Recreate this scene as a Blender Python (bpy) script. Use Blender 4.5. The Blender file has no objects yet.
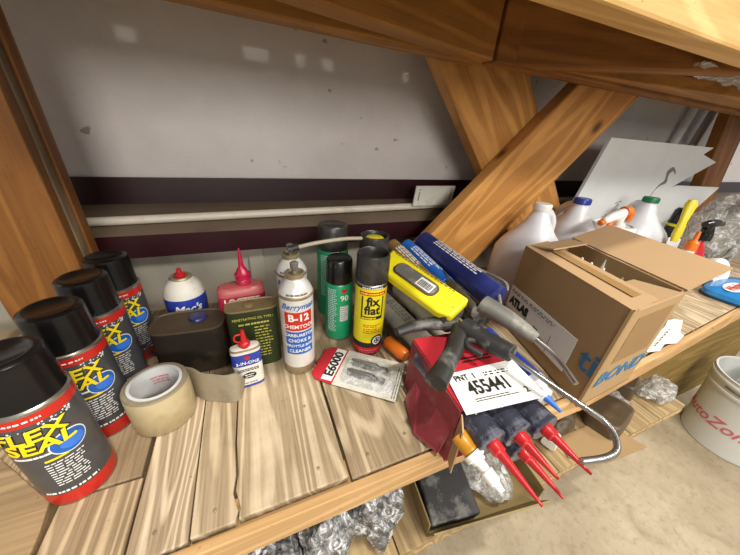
import bpy, bmesh, math, random
from mathutils import Vector, Matrix, Euler, noise
random.seed(7)
SC = bpy.context.scene
COL = SC.collection
R = math.radians
PI = math.pi

# ------------------------------------------------------------------ camera
def cam_matrix():
    yaw, pitch, roll = R(23.879), R(27.441), R(-4.339)
    cy, sy, cp, sp = math.cos(yaw), math.sin(yaw), math.cos(pitch), math.sin(pitch)
    fwd = Vector((sy*cp, cy*cp, -sp)); right = Vector((cy, -sy, 0)); down = fwd.cross(right)
    r = math.cos(roll)*right + math.sin(roll)*down
    d = -math.sin(roll)*right + math.cos(roll)*down
    m = Matrix((( r.x, -d.x, -fwd.x, 0), (r.y, -d.y, -fwd.y, 0), (r.z, -d.z, -fwd.z, 0.38), (0, 0, 0, 1)))
    return m
cd = bpy.data.cameras.new('camera'); cam = bpy.data.objects.new('camera', cd); COL.objects.link(cam)
cd.sensor_width = 36.0; cd.lens = 284.0/740*36; cd.clip_start = 0.01; cd.clip_end = 60
cam.matrix_world = cam_matrix()
SC.camera = cam

# ------------------------------------------------------------------ world and lights
w = bpy.data.worlds.new('world'); SC.world = w; w.use_nodes = True
bg = w.node_tree.nodes['Background']
bg.inputs[0].default_value = (0.95, 0.97, 1.0, 1); bg.inputs[1].default_value = 0.42
def area(name, loc, target, size, power, color=(1, 1, 1), sy=None):
    l = bpy.data.lights.new(name, 'AREA'); l.energy = power; l.color = color
    l.shape = 'RECTANGLE'; l.size = size; l.size_y = sy or size
    o = bpy.data.objects.new(name, l); COL.objects.link(o); o.location = loc
    o.rotation_euler = (Vector(target)-Vector(loc)).to_track_quat('-Z', 'Y').to_euler()
    return o
area('shop_lamp_front', (0.9, -1.5, 1.7), (0.25, 0.35, 0), 1.3, 46, (1.0, 0.96, 0.90), 0.25)
area('shop_lamp_side', (3.0, -0.9, 2.3), (1.0, 0.3, 0), 1.3, 50, (1.0, 0.97, 0.92), 0.25)
area('wall_fill_behind', (-0.3, -2.2, 0.9), (0.3, 0.74, 0.35), 1.2, 34, (1.0, 0.95, 0.9), 0.6)  # added low fill from behind the camera to brighten the wall
SC.view_settings.view_transform = 'Standard'
SC.view_settings.look = 'None'
SC.view_settings.exposure = 0.0
SC.view_settings.gamma = 1.0

# ------------------------------------------------------------------ materials
def lin(h):
    h = h.lstrip('#'); v = [int(h[i:i+2], 16)/255 for i in (0, 2, 4)]
    return tuple((c/12.92 if c <= 0.04045 else ((c+0.055)/1.055)**2.4) for c in v) + (1,)
def mixc(nt, fac, a, b, mode='MIX'):
    n = nt.nodes.new('ShaderNodeMix'); n.data_type = 'RGBA'; n.blend_type = mode
    for sock, v in ((n.inputs[0], fac), (n.inputs[6], a), (n.inputs[7], b)):
        if hasattr(v, 'is_linked'): nt.links.new(v, sock)
        else: sock.default_value = v
    return n.outputs[2]
def tex_coord(nt, scale=(1, 1, 1), rot=(0, 0, 0), loc=(0, 0, 0)):
    tc = nt.nodes.new('ShaderNodeTexCoord'); mp = nt.nodes.new('ShaderNodeMapping')
    nt.links.new(tc.outputs['Object'], mp.inputs[0]); mp.inputs['Scale'].default_value = scale
    mp.inputs['Rotation'].default_value = rot; mp.inputs['Location'].default_value = loc
    return mp.outputs[0]
def noise_n(nt, vec, scale, detail=4, rough=0.55, dist=0.0):
    n = nt.nodes.new('ShaderNodeTexNoise'); nt.links.new(vec, n.inputs['Vector'])
    n.inputs['Scale'].default_value = scale; n.inputs['Detail'].default_value = detail
    n.inputs['Roughness'].default_value = rough; n.inputs['Distortion'].default_value = dist
    return n.outputs[0]
def ramp(nt, fac, stops):
    n = nt.nodes.new('ShaderNodeValToRGB'); nt.links.new(fac, n.inputs[0])
    els = n.color_ramp.elements
    while len(els) < len(stops): els.new(0.5)
    for e, (p, c) in zip(els, stops):
        e.position = p; e.color = lin(c) if isinstance(c, str) else (c, c, c, 1)
    return n.outputs[0]
def base(name):
    m = bpy.data.materials.new(name); m.use_nodes = True
    return m, m.node_tree, m.node_tree.nodes['Principled BSDF']
def bump(nt, b, h, strength=0.3, dist=0.002):
    n = nt.nodes.new('ShaderNodeBump'); nt.links.new(h, n.inputs['Height'])
    n.inputs['Strength'].default_value = strength; n.inputs['Distance'].default_value = dist
    nt.links.new(n.outputs[0], b.inputs['Normal'])
def plain(name, col, rough=0.5, metal=0.0, var=0.12, scale=60, dirt_or_glint=None, dirt_or_glint_amt=0.35, alpha=1.0, trans=0.0, bmp=0.0):
    m, nt, b = base(name)
    v = tex_coord(nt)
    n1 = noise_n(nt, v, scale, 3)
    c = lin(col); k = 1-var
    dark = (c[0]*k, c[1]*k, c[2]*k, 1)
    out = mixc(nt, n1, dark, c)
    if dirt_or_glint:
        n2 = noise_n(nt, v, scale*0.45, 6, 0.65)
        f = ramp(nt, n2, [(0.5, 0.0), (0.72, dirt_or_glint_amt)])
        out = mixc(nt, f, out, lin(dirt_or_glint))
    nt.links.new(out, b.inputs['Base Color'])
    b.inputs['Roughness'].default_value = rough; b.inputs['Metallic'].default_value = metal
    b.inputs['Alpha'].default_value = alpha; b.inputs['Transmission Weight'].default_value = trans
    if bmp: bump(nt, b, n1, bmp)
    return m
def wood(name, light, dark, axis=1, rough=0.7, stain='#5a4630', stain_amt=0.3, gscale=1.0, knots=True, seed=0.0, ring=60, lo=0.12, hi=0.66):
    """grain runs along the given object axis"""
    m, nt, b = base(name)
    s = [34*gscale]*3; s[axis] = 1.6*gscale
    v = tex_coord(nt, tuple(s), loc=(seed, seed*1.7, seed*0.6))
    s2 = [9*gscale]*3; s2[axis] = 1.1*gscale
    v2 = tex_coord(nt, tuple(s2), loc=(seed*2, seed, seed))
    s3 = [300*gscale]*3; s3[axis] = 8*gscale
    v3 = tex_coord(nt, tuple(s3))
    big = noise_n(nt, v2, 1.0, 2, 0.5, 0.4)
    # cathedral rings: sine of a warped field
    mul = nt.nodes.new('ShaderNodeMath'); mul.operation = 'MULTIPLY'; nt.links.new(big, mul.inputs[0]); mul.inputs[1].default_value = ring
    sn = nt.nodes.new('ShaderNodeMath'); sn.operation = 'SINE'; nt.links.new(mul.outputs[0], sn.inputs[0])
    rings = ramp(nt, sn.outputs[0], [(0.0, 0.0), (0.9, 1.0)])
    fine = noise_n(nt, v3, 1.0, 3)
    med = noise_n(nt, v, 1.0, 4, 0.6)
    f = mixc(nt, 0.55, rings, med)
    f = mixc(nt, 0.45, f, fine)
    col = ramp(nt, f, [(lo, dark), (hi, light)])
    v4 = tex_coord(nt, (1, 1, 1), loc=(seed, seed, 0))
    st = noise_n(nt, v4, 7, 6, 0.6)
    col = mixc(nt, ramp(nt, st, [(0.48, 0.0), (0.75, stain_amt)]), col, lin(stain))
    if knots:
        vo = nt.nodes.new('ShaderNodeTexVoronoi'); s5 = [5.5]*3; s5[axis] = 3.2
        nt.links.new(tex_coord(nt, tuple(s5), loc=(seed*3+.3, seed, seed)), vo.inputs['Vector']); vo.inputs['Scale'].default_value = 1.0
        kf = ramp(nt, vo.outputs['Distance'], [(0.03, 0.85), (0.085, 0.0)])
        col = mixc(nt, kf, col, lin('#3c2412'))
    sp = noise_n(nt, v4, 160, 2, 0.5)
    col = mixc(nt, ramp(nt, sp, [(0.70, 0.0), (0.78, 0.5)]), col, lin('#3a2c1c'))
    nt.links.new(col, b.inputs['Base Color']); b.inputs['Roughness'].default_value = rough
    b.inputs['Specular IOR Level'].default_value = 0.25
    bump(nt, b, f, 0.25, 0.0015)
    return m
M = {}
for i in range(5):
    M['plank%d' % i] = wood('deck_plank_wood_%d' % i, ['#cab698', '#c0ac8c', '#ccb898', '#b7a180', '#bfa684'][i], ['#705a3c', '#6b563a', '#78633f', '#604a30', '#6a5336'][i], 1, 0.75, '#5e4d37', 0.5, 1.0, False, i*3.1, 120, 0.19, 0.66)
M['left_board'] = wood('left_board_wood', '#b59a74', '#745b3c', 0, 0.75, '#6e5a40', 0.4, 1.0, False, 2.2)
M['fascia'] = wood('fascia_wood', '#cda775', '#9a7443', 0, 0.6, '#8a5f30', 0.3, 0.9, True, 1.3)
M['beam_light'] = wood('front_beam_wood', '#e2bd7e', '#b98d4c', 0, 0.6, '#a37a42', 0.2, 0.9, False, 5.3)
M['beam'] = wood('beam_wood', '#b5803f', '#7d5222', 0, 0.6, '#5a3a18', 0.3, 0.9, True, 4.4)
M['beam_brown'] = wood('brown_beam_wood', '#9c6a35', '#6a431c', 0, 0.65, '#4a2d12', 0.3, 0.9, False, 8.4)
M['post'] = wood('post_wood', '#93622f', '#643c18', 2, 0.55, '#5e3412', 0.45, 0.8, True, 3.7)
M['post_grey'] = wood('grey_post_wood', '#8e7a5e', '#5d4b35', 2, 0.7, '#4a3b28', 0.3, 1.0, False, 9.7)
M['brace'] = wood('brace_wood', '#cc9450', '#8f5a26', 2, 0.5, '#6b3e14', 0.35, 0.9, True, 6.1)
M['plywood'] = wood('olive_plywood', '#9a8048', '#6e5728', 0, 0.8, '#54431f', 0.5, 0.7, False, 2.9)
M['lower_plank'] = wood('lower_plank_wood', '#b39a70', '#7a6240', 1, 0.8, '#66502f', 0.3, 1.0, False, 7.2)
def floor_mat():
    m, nt, b = base('concrete')
    v = tex_coord(nt)
    a = noise_n(nt, v, 3.0, 8, 0.62); c = noise_n(nt, v, 55, 5, 0.7); d = noise_n(nt, v, 9, 6, 0.7, 0.6)
    col = ramp(nt, a, [(0.3, '#9c8c72'), (0.55, '#b5a589'), (0.75, '#cbbda2')])
    col = mixc(nt, ramp(nt, d, [(0.5, 0.0), (0.75, 0.55)]), col, lin('#8a7858'))
    col = mixc(nt, ramp(nt, c, [(0.52, 0.0), (0.72, 0.5)]), col, lin('#7a6a50'))
    nt.links.new(col, b.inputs['Base Color']); b.inputs['Roughness'].default_value = 0.75
    bump(nt, b, c, 0.2, 0.003)
    return m
M['concrete'] = floor_mat()
def wall_mat():
    m, nt, b = base('vinyl_wall_facing')
    v = tex_coord(nt)
    a = noise_n(nt, v, 4, 5, 0.6)
    col = ramp(nt, a, [(0.3, '#cfc6bf'), (0.7, '#e2dcd6')])
    sp = noise_n(nt, tex_coord(nt, (1, 1, 1.0), loc=(2, 0, 1)), 30, 2, 0.5)
    col = mixc(nt, ramp(nt, sp, [(0.715, 0.0), (0.75, 0.65)]), col, lin('#6b5d50'))
    nt.links.new(col, b.inputs['Base Color']); b.inputs['Roughness'].default_value = 0.38
    wv = nt.nodes.new('ShaderNodeTexWave'); wv.bands_direction = 'Z'; wv.inputs['Scale'].default_value = 85; wv.inputs['Distortion'].default_value = 2.5
    nt.links.new(v, wv.inputs['Vector'])
    wx = nt.nodes.new('ShaderNodeTexWave'); wx.bands_direction = 'X'; wx.inputs['Scale'].default_value = 85; wx.inputs['Distortion'].default_value = 2.5
    nt.links.new(v, wx.inputs['Vector'])
    h = mixc(nt, 0.5, wv.outputs[0], wx.outputs[0])
    h = mixc(nt, 0.6, h, noise_n(nt, v, 10, 3))
    bump(nt, b, h, 0.35, 0.003)
    return m
M['wall'] = wall_mat()
M['wall_low'] = plain('lower_wall', '#b3ac9c', 0.6, 0, 0.25, 7, '#7d735f', 0.5)
M['maroon'] = plain('maroon_steel', '#331218', 0.35, 0.0, 0.3, 12, '#241012', 0.6)
M['dusty'] = plain('dusty_steel_ledge', '#6a5a48', 0.8, 0.0, 0.3, 14, '#463528', 0.6)
M['pipe'] = plain('conduit_paint', '#cfc6b4', 0.4, 0, 0.15, 40, '#8d8069', 0.5)
M['black'] = plain('black_plastic', '#131211', 0.22, 0, 0.2, 40)
M['black_matte'] = plain('worn_black_plastic', '#2b2a28', 0.5, 0, 0.3, 55, '#8a867e', 0.85, bmp=0.1)
M['cap_grey'] = plain('dusty_black_plastic', '#2c2a27', 0.35, 0, 0.25, 60, '#5f5a50', 0.4)
M['can_dark'] = plain('charcoal_can_paint', '#5a5a5c', 0.32, 0.3, 0.3, 40, '#2e2e30', 0.6)
M['red_can'] = plain('red_can_paint', '#c8281e', 0.32, 0.1, 0.1, 40)
M['yellow'] = plain('yellow_paint', '#f0d71a', 0.35, 0, 0.05, 50)
M['yellow_plastic'] = plain('yellow_plastic', '#e8d81c', 0.35, 0, 0.1, 30, '#a89a20', 0.3)
M['white'] = plain('white_print', '#e9e7e0', 0.45, 0, 0.06, 50)
M['white_dirty'] = plain('dirty_white', '#dedacd', 0.5, 0, 0.12, 50, '#8f8468', 0.5)
M['white_metal'] = plain('white_enamel', '#dddbd4', 0.3, 0.2, 0.1, 60, '#8a7a5c', 0.5)
M['blue_print'] = plain('blue_print', '#1c5fb4', 0.35, 0, 0.1, 50)
M['blue_deep'] = plain('deep_blue_plastic', '#1e3a9a', 0.35, 0, 0.25, 40, '#6d84b8', 0.35)
M['blue_dark'] = plain('dark_blue_foil', '#27306e', 0.3, 0.1, 0.35, 30, '#6b6d90', 0.5)
M['blue_light'] = plain('bright_blue', '#3b78d6', 0.35, 0, 0.1, 50)
M['tin_rim'] = plain('tin_rim', '#a8a49a', 0.3, 0.9, 0.15, 60, '#6b5b40', 0.3)
M['rust_rim'] = plain('rusty_rim', '#a99b7c', 0.45, 0.5, 0.25, 70, '#6b4f2c', 0.7)
M['steel'] = plain('steel_rod', '#a7a5a0', 0.28, 0.9, 0.15, 60, '#6e6a60', 0.4)
M['dull_steel'] = plain('dull_steel', '#77746c', 0.6, 0.35, 0.35, 50, '#b5ae9e', 0.7, bmp=0.1)
M['red_plastic'] = plain('red_plastic', '#c01f24', 0.3, 0, 0.15, 50)
M['red_soft'] = plain('cherry_plastic', '#b3183c', 0.25, 0, 0.15, 40, '#d9738a', 0.2)
M['pink'] = plain('pink_plastic', '#b85a58', 0.4, 0, 0.15, 50)
M['orange'] = plain('orange_plastic', '#e9761c', 0.35, 0, 0.1, 50)
M['green'] = plain('green_can_paint', '#1f9a66', 0.35, 0.15, 0.15, 50)
M['green_dark'] = plain('olive_tin_paint', '#3a4426', 0.5, 0.2, 0.35, 40, '#23281a', 0.6)
M['khaki'] = plain('khaki_tin_top', '#97845c', 0.5, 0.3, 0.25, 60, '#6b5a3c', 0.5)
M['grime'] = plain('grimy_brown_tin', '#2f261e', 0.55, 0.2, 0.4, 30, '#6b5a40', 0.6, bmp=0.15)
M['grime_top'] = plain('grimy_tin_top', '#5a4b38', 0.6, 0.2, 0.4, 35, '#2c2219', 0.6, bmp=0.15)
M['blue_white'] = plain('purple_blue_print', '#2a3e9c', 0.3, 0, 0.1, 40)
M['tape'] = plain('beige_tape_side', '#bfae86', 0.32, 0, 0.3, 26, '#85714a', 0.75, bmp=0.12)
M['tape_edge'] = plain('tape_edge', '#8d8068', 0.5, 0, 0.25, 60, '#5b4f3c', 0.5)
M['tape_core'] = plain('tape_core_card', '#c9c9c6', 0.35, 0, 0.1, 50, '#7c7c78', 0.3)
M['tape_tail'] = plain('dusty_tape_tail', '#9a8d74', 0.6, 0, 0.3, 45, '#6b6050', 0.6, bmp=0.3)
M['card'] = plain('cardboard', '#a4865c', 0.8, 0, 0.1, 18, '#97744a', 0.4)
M['card_light'] = plain('cardboard_inner', '#b09068', 0.8, 0, 0.1, 18, '#a8854f', 0.4)
M['card_olive'] = plain('olive_cardboard', '#8f7a4c', 0.8, 0, 0.12, 18)
M['card_tape'] = plain('brown_box_tape', '#9c7a4c', 0.4, 0, 0.1, 30)
M['red_card'] = plain('red_cardboard', '#c3202e', 0.6, 0, 0.12, 40, '#9a3a34', 0.4)
M['red_card_side'] = plain('faded_red_cardboard', '#94303a', 0.7, 0, 0.3, 45, '#b08474', 0.6)
M['paper'] = plain('paper', '#e4e2da', 0.7, 0, 0.05, 20)
M['paper_foam'] = plain('white_foam_board', '#d9dbd8', 0.6, 0, 0.06, 6, '#a3a49e', 0.35)
M['ink'] = plain('black_ink', '#161616', 0.6, 0, 0.1, 50)
M['grey_ink'] = plain('grey_ink', '#77756f', 0.6, 0, 0.1, 50)
M['dark_bag'] = plain('dark_cartridge_film', '#3a3d4a', 0.2, 0, 0.45, 90, '#9a9fae', 0.6, bmp=0.3)  # pale flecks are highlights painted into the film colour
M['grey_label'] = plain('grey_tube_label', '#cbcbc8', 0.45, 0, 0.15, 60, '#6c6c6a', 0.4)
M['clear_white'] = plain('milky_plastic', '#cdd2da', 0.3, 0, 0.1, 40, alpha=1.0)
M['jug'] = plain('milky_white_jug_plastic', '#dcdde0', 0.35, 0, 0.05, 14)
M['jug'].node_tree.nodes['Principled BSDF'].inputs['Subsurface Weight'].default_value = 0.15
M['amber'] = plain('amber_plastic', '#c98a1c', 0.35, 0, 0.2, 40)
M['gold'] = plain('gold_brown_print', '#8a6a3c', 0.4, 0.1, 0.35, 60, '#d6c08a', 0.4)
M['gold_print'] = plain('yellow_green_print', '#b5b04a', 0.5)
M['tube_grey'] = plain('grey_glue_tube', '#6d6a66', 0.35, 0.3, 0.3, 60)
M['card_brown'] = plain('printed_brown_patch', '#8f6f45', 0.8, 0, 0.15, 20)
M['hose'] = plain('beige_hose', '#a9a08a', 0.45, 0, 0.15, 50)
M['green_cap'] = plain('green_cap', '#1c7a4c', 0.4)
M['tb_blue'] = plain('faded_blue_print', '#2f6f9a', 0.7, 0, 0.15, 60)
M['windex'] = plain('glossy_sky_blue', '#2f86c8', 0.15, 0, 0.3, 12, '#7cc0ea', 0.6)
M['pinkish'] = plain('bucket_red_print', '#d4707f', 0.5, 0, 0.12, 60)
M['bucket'] = plain('bucket_plastic', '#d9dad4', 0.4, 0, 0.06, 8, '#b3b09f', 0.3)
M['brown_pack'] = plain('brown_wrapped_parts', '#5c4a34', 0.5, 0, 0.35, 30, '#8d7a5c', 0.4, bmp=0.2)
def bag_mat(name, tint, alpha, metal=0.0):
    m, nt, b = base(name)
    v = tex_coord(nt)
    n1 = noise_n(nt, v, 38, 5, 0.7, 1.5); n2 = noise_n(nt, v, 110, 3, 0.6, 1.0)
    col = ramp(nt, n1, [(0.35, tint[0]), (0.5, tint[1]), (0.62, tint[2])])
    nt.links.new(col, b.inputs['Base Color']); b.inputs['Roughness'].default_value = 0.18
    b.inputs['Metallic'].default_value = metal
    al = ramp(nt, n1, [(0.35, alpha), (0.62, min(1, alpha+0.4))]); nt.links.new(al, b.inputs['Alpha'])
    h = mixc(nt, 0.4, n1, n2); bump(nt, b, h, 0.8, 0.004)
    return m
M['bag'] = bag_mat('clear_parts_bag', ('#3c3b38', '#8a8a88', '#e8e8e6'), 0.72, 0.0)
M['bag_clear'] = bag_mat('clear_film_bag', ('#8a867d', '#b4b0a8', '#e6e4e0'), 0.28)
M['blister'] = bag_mat('clear_blister', ('#c8c6c0', '#dad8d2', '#ffffff'), 0.08)

# ------------------------------------------------------------------ mesh helpers
def tagit(o, label, cat, group=None, kind=None):
    if label: o['label'] = label
    if cat: o['category'] = cat
    if group: o['group'] = group
    if kind: o['kind'] = kind
    return o
def obj(name, bm, mats, parent=None, smooth=True, bevel=0.0, loc=None, segs=2):
    bmesh.ops.recalc_face_normals(bm, faces=bm.faces[:])
    me = bpy.data.meshes.new(name); bm.to_mesh(me); bm.free()
    for mt in (mats if isinstance(mats, (list, tuple)) else [mats]):
        me.materials.append(M[mt] if isinstance(mt, str) else mt)
    o = bpy.data.objects.new(name, me); COL.objects.link(o)
    if parent: o.parent = parent
    if loc is not None: o.location = loc
    if smooth:
        for p in me.polygons: p.use_smooth = True
        try: me.set_sharp_from_angle(angle=R(38))
        except Exception: pass
    if bevel:
        md = o.modifiers.new('bevel', 'BEVEL'); md.width = bevel; md.segments = segs; md.limit_method = 'ANGLE'; md.angle_limit = R(35)
        md.harden_normals = False
    return o
def thing(name, loc, label, cat, group=None, rot=(0, 0, 0)):
    o = bpy.data.objects.new(name, None); COL.objects.link(o); o.location = loc; o.rotation_euler = rot
    o.empty_display_size = 0.02
    return tagit(o, label, cat, group)
def axis_matrix(p0, p1, up=(0, 0, 1)):
    z = (Vector(p1)-Vector(p0)).normalized(); u = Vector(up)
    x = u.cross(z)
    if x.length < 1e-4: x = Vector((1, 0, 0))
    x.normalize(); y = z.cross(x)
    m = Matrix((x, y, z)).transposed().to_4x4(); m.translation = Vector(p0)
    return m
def thing_axis(name, p0, p1, label, cat, group=None, up=(0, 0, 1)):
    o = thing(name, (0, 0, 0), label, cat, group); o.matrix_world = axis_matrix(p0, p1, up)
    m = axis_matrix(p0, p1, up); o.location = m.translation; o.rotation_euler = m.to_euler()
    return o
def children(o): return [c for c in bpy.data.objects if c.parent == o]
def copy_tree(o, parent=None):
    c = o.copy(); COL.objects.link(c); c.parent = parent
    for ch in children(o): copy_tree(ch, c)
    return c
def lathe(bm, prof, seg=48, mat=None, sx=1, sy=1):
    """prof: list of (r, z[, material index for the band above])"""
    rings = []
    for p in prof:
        r, z = p[0], p[1]
        if r < 1e-6: rings.append([bm.verts.new((0, 0, z))])
        else: rings.append([bm.verts.new((r*sx*math.cos(2*PI*i/seg), r*sy*math.sin(2*PI*i/seg), z)) for i in range(seg)])
    for k in range(len(prof)-1):
        a, b = rings[k], rings[k+1]; mi = prof[k][2] if len(prof[k]) > 2 else 0
        for i in range(seg):
            j = (i+1) % seg
            if len(a) == 1 and len(b) == 1: continue
            if len(a) == 1: f = bm.faces.new((a[0], b[i], b[j]))
            elif len(b) == 1: f = bm.faces.new((a[i], a[j], b[0]))
            else: f = bm.faces.new((a[i], a[j], b[j], b[i]))
            f.material_index = mi
    if mat is not None:
        vs = [v for r_ in rings for v in r_]
        for v in vs: v.co = mat @ v.co
    return bm
def sup(rx, ry, n, t):
    c, s = math.cos(t), math.sin(t)
    return (rx*math.copysign(abs(c)**(2/n), c), ry*math.copysign(abs(s)**(2/n), s))
def loft(bm, secs, seg=40, mat=None, cap=True):
    """secs: (z, rx, ry, power, cx, cy[, mi])"""
    rings = []
    for s in secs:
        z, rx, ry, n, cx, cy = s[:6]
        rings.append([bm.verts.new((cx+sup(rx, ry, n, 2*PI*i/seg)[0], cy+sup(rx, ry, n, 2*PI*i/seg)[1], z)) for i in range(seg)])
    for k in range(len(rings)-1):
        mi = secs[k][6] if len(secs[k]) > 6 else 0
        for i in range(seg):
            j = (i+1) % seg
            f = bm.faces.new((rings[k][i], rings[k][j], rings[k+1][j], rings[k+1][i])); f.material_index = mi
    if cap:
        f = bm.faces.new(rings[0][::-1]); f.material_index = secs[0][6] if len(secs[0]) > 6 else 0
        f = bm.faces.new(rings[-1]); f.material_index = secs[-1][6] if len(secs[-1]) > 6 else 0
    if mat is not None:
        for r_ in rings:
            for v in r_: v.co = mat @ v.co
    return bm
def box(bm, lo, hi, mat=None, mi=0):
    c = [(x, y, z) for z in (lo[2], hi[2]) for y in (lo[1], hi[1]) for x in (lo[0], hi[0])]
    v = [bm.verts.new(mat @ Vector(p) if mat is not None else p) for p in c]
    for f in ((0, 2, 3, 1), (4, 5, 7, 6), (0, 1, 5, 4), (2, 6, 7, 3), (0, 4, 6, 2), (1, 3, 7, 5)):
        bm.faces.new([v[i] for i in f]).material_index = mi
    return v
def subdiv(bm, cuts): bmesh.ops.subdivide_edges(bm, edges=bm.edges[:], cuts=cuts, use_grid_fill=True)
def prism(bm, pts, lo, hi, mat=None, mi=0):
    """polygon in xy extruded from z=lo to z=hi"""
    a = [bm.verts.new((p[0], p[1], lo)) for p in pts]; b = [bm.verts.new((p[0], p[1], hi)) for p in pts]
    n = len(pts)
    fs = [bm.faces.new(a[::-1]), bm.faces.new(b)] + [bm.faces.new((a[i], a[(i+1) % n], b[(i+1) % n], b[i])) for i in range(n)]
    for f in fs: f.material_index = mi
    if mat is not None:
        for v in a+b: v.co = mat @ v.co
def slab(bm, quad, th):
    """thick sheet from four 3d corners; extruded along its own normal by -th"""
    q = [Vector(p) for p in quad]; n = (q[1]-q[0]).cross(q[3]-q[0]).normalized()
    a = [bm.verts.new(p) for p in q]; b = [bm.verts.new(p-n*th) for p in q]; k = len(q)
    bm.faces.new(a); bm.faces.new(b[::-1])
    for i in range(k): bm.faces.new((a[i], b[i], b[(i+1) % k], a[(i+1) % k]))
def smooth_path(pts, n=8):
    P = [Vector(p) for p in pts]; out = []
    for i in range(len(P)-1):
        p0 = P[max(i-1, 0)]; p1 = P[i]; p2 = P[i+1]; p3 = P[min(i+2, len(P)-1)]
        for k in range(n):
            t = k/n
            out.append(0.5*((2*p1)+(-p0+p2)*t+(2*p0-5*p1+4*p2-p3)*t*t+(-p0+3*p1-3*p2+p3)*t**3))
    out.append(P[-1]); return out
def tube(bm, pts, rad, seg=12, smooth=True, n=8, flat=1.0):
    P = smooth_path(pts, n) if smooth and len(pts) > 2 else [Vector(p) for p in pts]
    rings = []; up = Vector((0, 0, 1)); N = len(P)
    rr = rad if isinstance(rad, (list, tuple)) else [rad]
    t0 = (P[1]-P[0]).normalized(); x = t0.cross(up)
    if x.length < 1e-3: x = Vector((1, 0, 0))
    x.normalize()
    for i, p in enumerate(P):
        t = (P[min(i+1, N-1)]-P[max(i-1, 0)]).normalized()
        x = (x - t*x.dot(t)).normalized(); y = t.cross(x)
        u = i/(N-1)*(len(rr)-1); k = min(int(u), len(rr)-2) if len(rr) > 1 else 0
        r = rr[0] if len(rr) == 1 else rr[k]+(rr[k+1]-rr[k])*(u-k)
        rings.append([bm.verts.new(p+x*r*math.cos(2*PI*j/seg)+y*r*flat*math.sin(2*PI*j/seg)) for j in range(seg)])
    for k in range(N-1):
        for j in range(seg):
            j2 = (j+1) % seg; bm.faces.new((rings[k][j], rings[k][j2], rings[k+1][j2], rings[k+1][j]))
    bm.faces.new(rings[0][::-1]); bm.faces.new(rings[-1])
    return bm
def B(): return bmesh.new()

# text -> bmesh lying in the xy plane, centred on x, from curve text
def text_bm(s, size, bold=0.0, shear=0.0, align='CENTER', ext=0.0004, sx=1.0, space=1.0):
    cu = bpy.data.curves.new('t', 'FONT'); cu.body = s; cu.size = size; cu.align_x = align; cu.align_y = 'CENTER'
    cu.offset = bold*size; cu.shear = shear; cu.extrude = ext/2; cu.resolution_u = 3; cu.space_character = space
    o = bpy.data.objects.new('t', cu); COL.objects.link(o)
    bpy.context.view_layer.update()
    dg = bpy.context.evaluated_depsgraph_get(); me = bpy.data.meshes.new_from_object(o.evaluated_get(dg))
    bm = bmesh.new(); bm.from_mesh(me); bpy.data.meshes.remove(me)
    bpy.data.objects.remove(o); bpy.data.curves.remove(cu)
    for v in bm.verts: v.co.x *= sx
    return bm
def join_bm(a, b, mi=None):
    me = bpy.data.meshes.new('tmp'); b.to_mesh(me); b.free()
    n = len(a.faces); a.from_mesh(me); bpy.data.meshes.remove(me)
    a.faces.ensure_lookup_table()
    if mi is not None:
        for f in a.faces[n:]: f.material_index = mi
    return a
def rect_bm(x0, y0, x1, y1, ext=0.0003):
    bm = B(); box(bm, (x0, y0, -ext/2), (x1, y1, ext/2)); return bm
def disc_bm(cx, cy, r, ext=0.0003, seg=28, ry=None):
    bm = B(); ry = ry or r
    prism(bm, [(cx+r*math.cos(2*PI*i/seg), cy+ry*math.sin(2*PI*i/seg)) for i in range(seg)], -ext/2, ext/2); return bm
def slice_x(bm, step=0.003):
    xs = [v.co.x for v in bm.verts]
    x = min(xs)+step
    while x < max(xs):
        bmesh.ops.bisect_plane(bm, geom=bm.verts[:]+bm.edges[:]+bm.faces[:], plane_co=(x, 0, 0), plane_no=(1, 0, 0), dist=1e-7); x += step
def wrap(bm, r, z, ang, off=0.0004):
    """bend a flat decal round a vertical cylinder: x along the girth, y up, centre at angle ang"""
    slice_x(bm)
    for v in bm.verts:
        a = ang + v.co.x/r; rad = r+off+v.co.z
        v.co = Vector((rad*math.cos(a), rad*math.sin(a), z+v.co.y))
    return bm
def lay(bm, origin, xdir, ydir, off=0.0004):
    x = Vector(xdir).normalized(); y = Vector(ydir).normalized(); n = x.cross(y).normalized(); o = Vector(origin)
    for v in bm.verts: v.co = o + x*v.co.x + y*v.co.y + n*(v.co.z+off)
    return bm
def moved(bm, dx, dy):
    for v in bm.verts: v.co.x += dx; v.co.y += dy
    return bm
def lines_bm(x0, x1, ys, h, gap=0.18, step=0.006, align='L'):
    bm = B()
    for y in ys:
        e = x1-(x1-x0)*random.uniform(0, .25); x = x0 if align == 'L' else x0+(x1-e)/2
        end = e if align == 'L' else x1-(x1-e)/2
        while x < end-0.0008:
            l = min(random.uniform(step*.5, step*1.4), end-x)
            box(bm, (x, y-h/2, -.00015), (x+l*(1-gap), y+h/2, .00015)); x += l
    return bm

# ------------------------------------------------------------------ the setting
bm = B(); box(bm, (-3, -4, -0.80), (6, 0.76, -0.75)); o = obj('floor', bm, 'concrete', smooth=False); o['kind'] = 'structure'
bm = B(); box(bm, (-3, 0.745, 0.252), (6, 0.80, 2.6)); o = obj('wall_back', bm, 'wall', smooth=False); o['kind'] = 'structure'
bm = B(); box(bm, (-3, 0.715, -0.75), (6, 0.745, 0.16)); o = obj('wall_back_lower', bm, 'wall_low', smooth=False); o['kind'] = 'structure'
# vertical seam strips on the lower wall
for i, x in enumerate((-0.02, 0.20, 0.62)):
    bm = B(); box(bm, (x, 0.706, -0.7), (x+0.035, 0.715, 0.125)); o = obj('trim_%d' % (i+2), bm, 'wall_low', smooth=False, bevel=.002); o['kind'] = 'structure'
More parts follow.
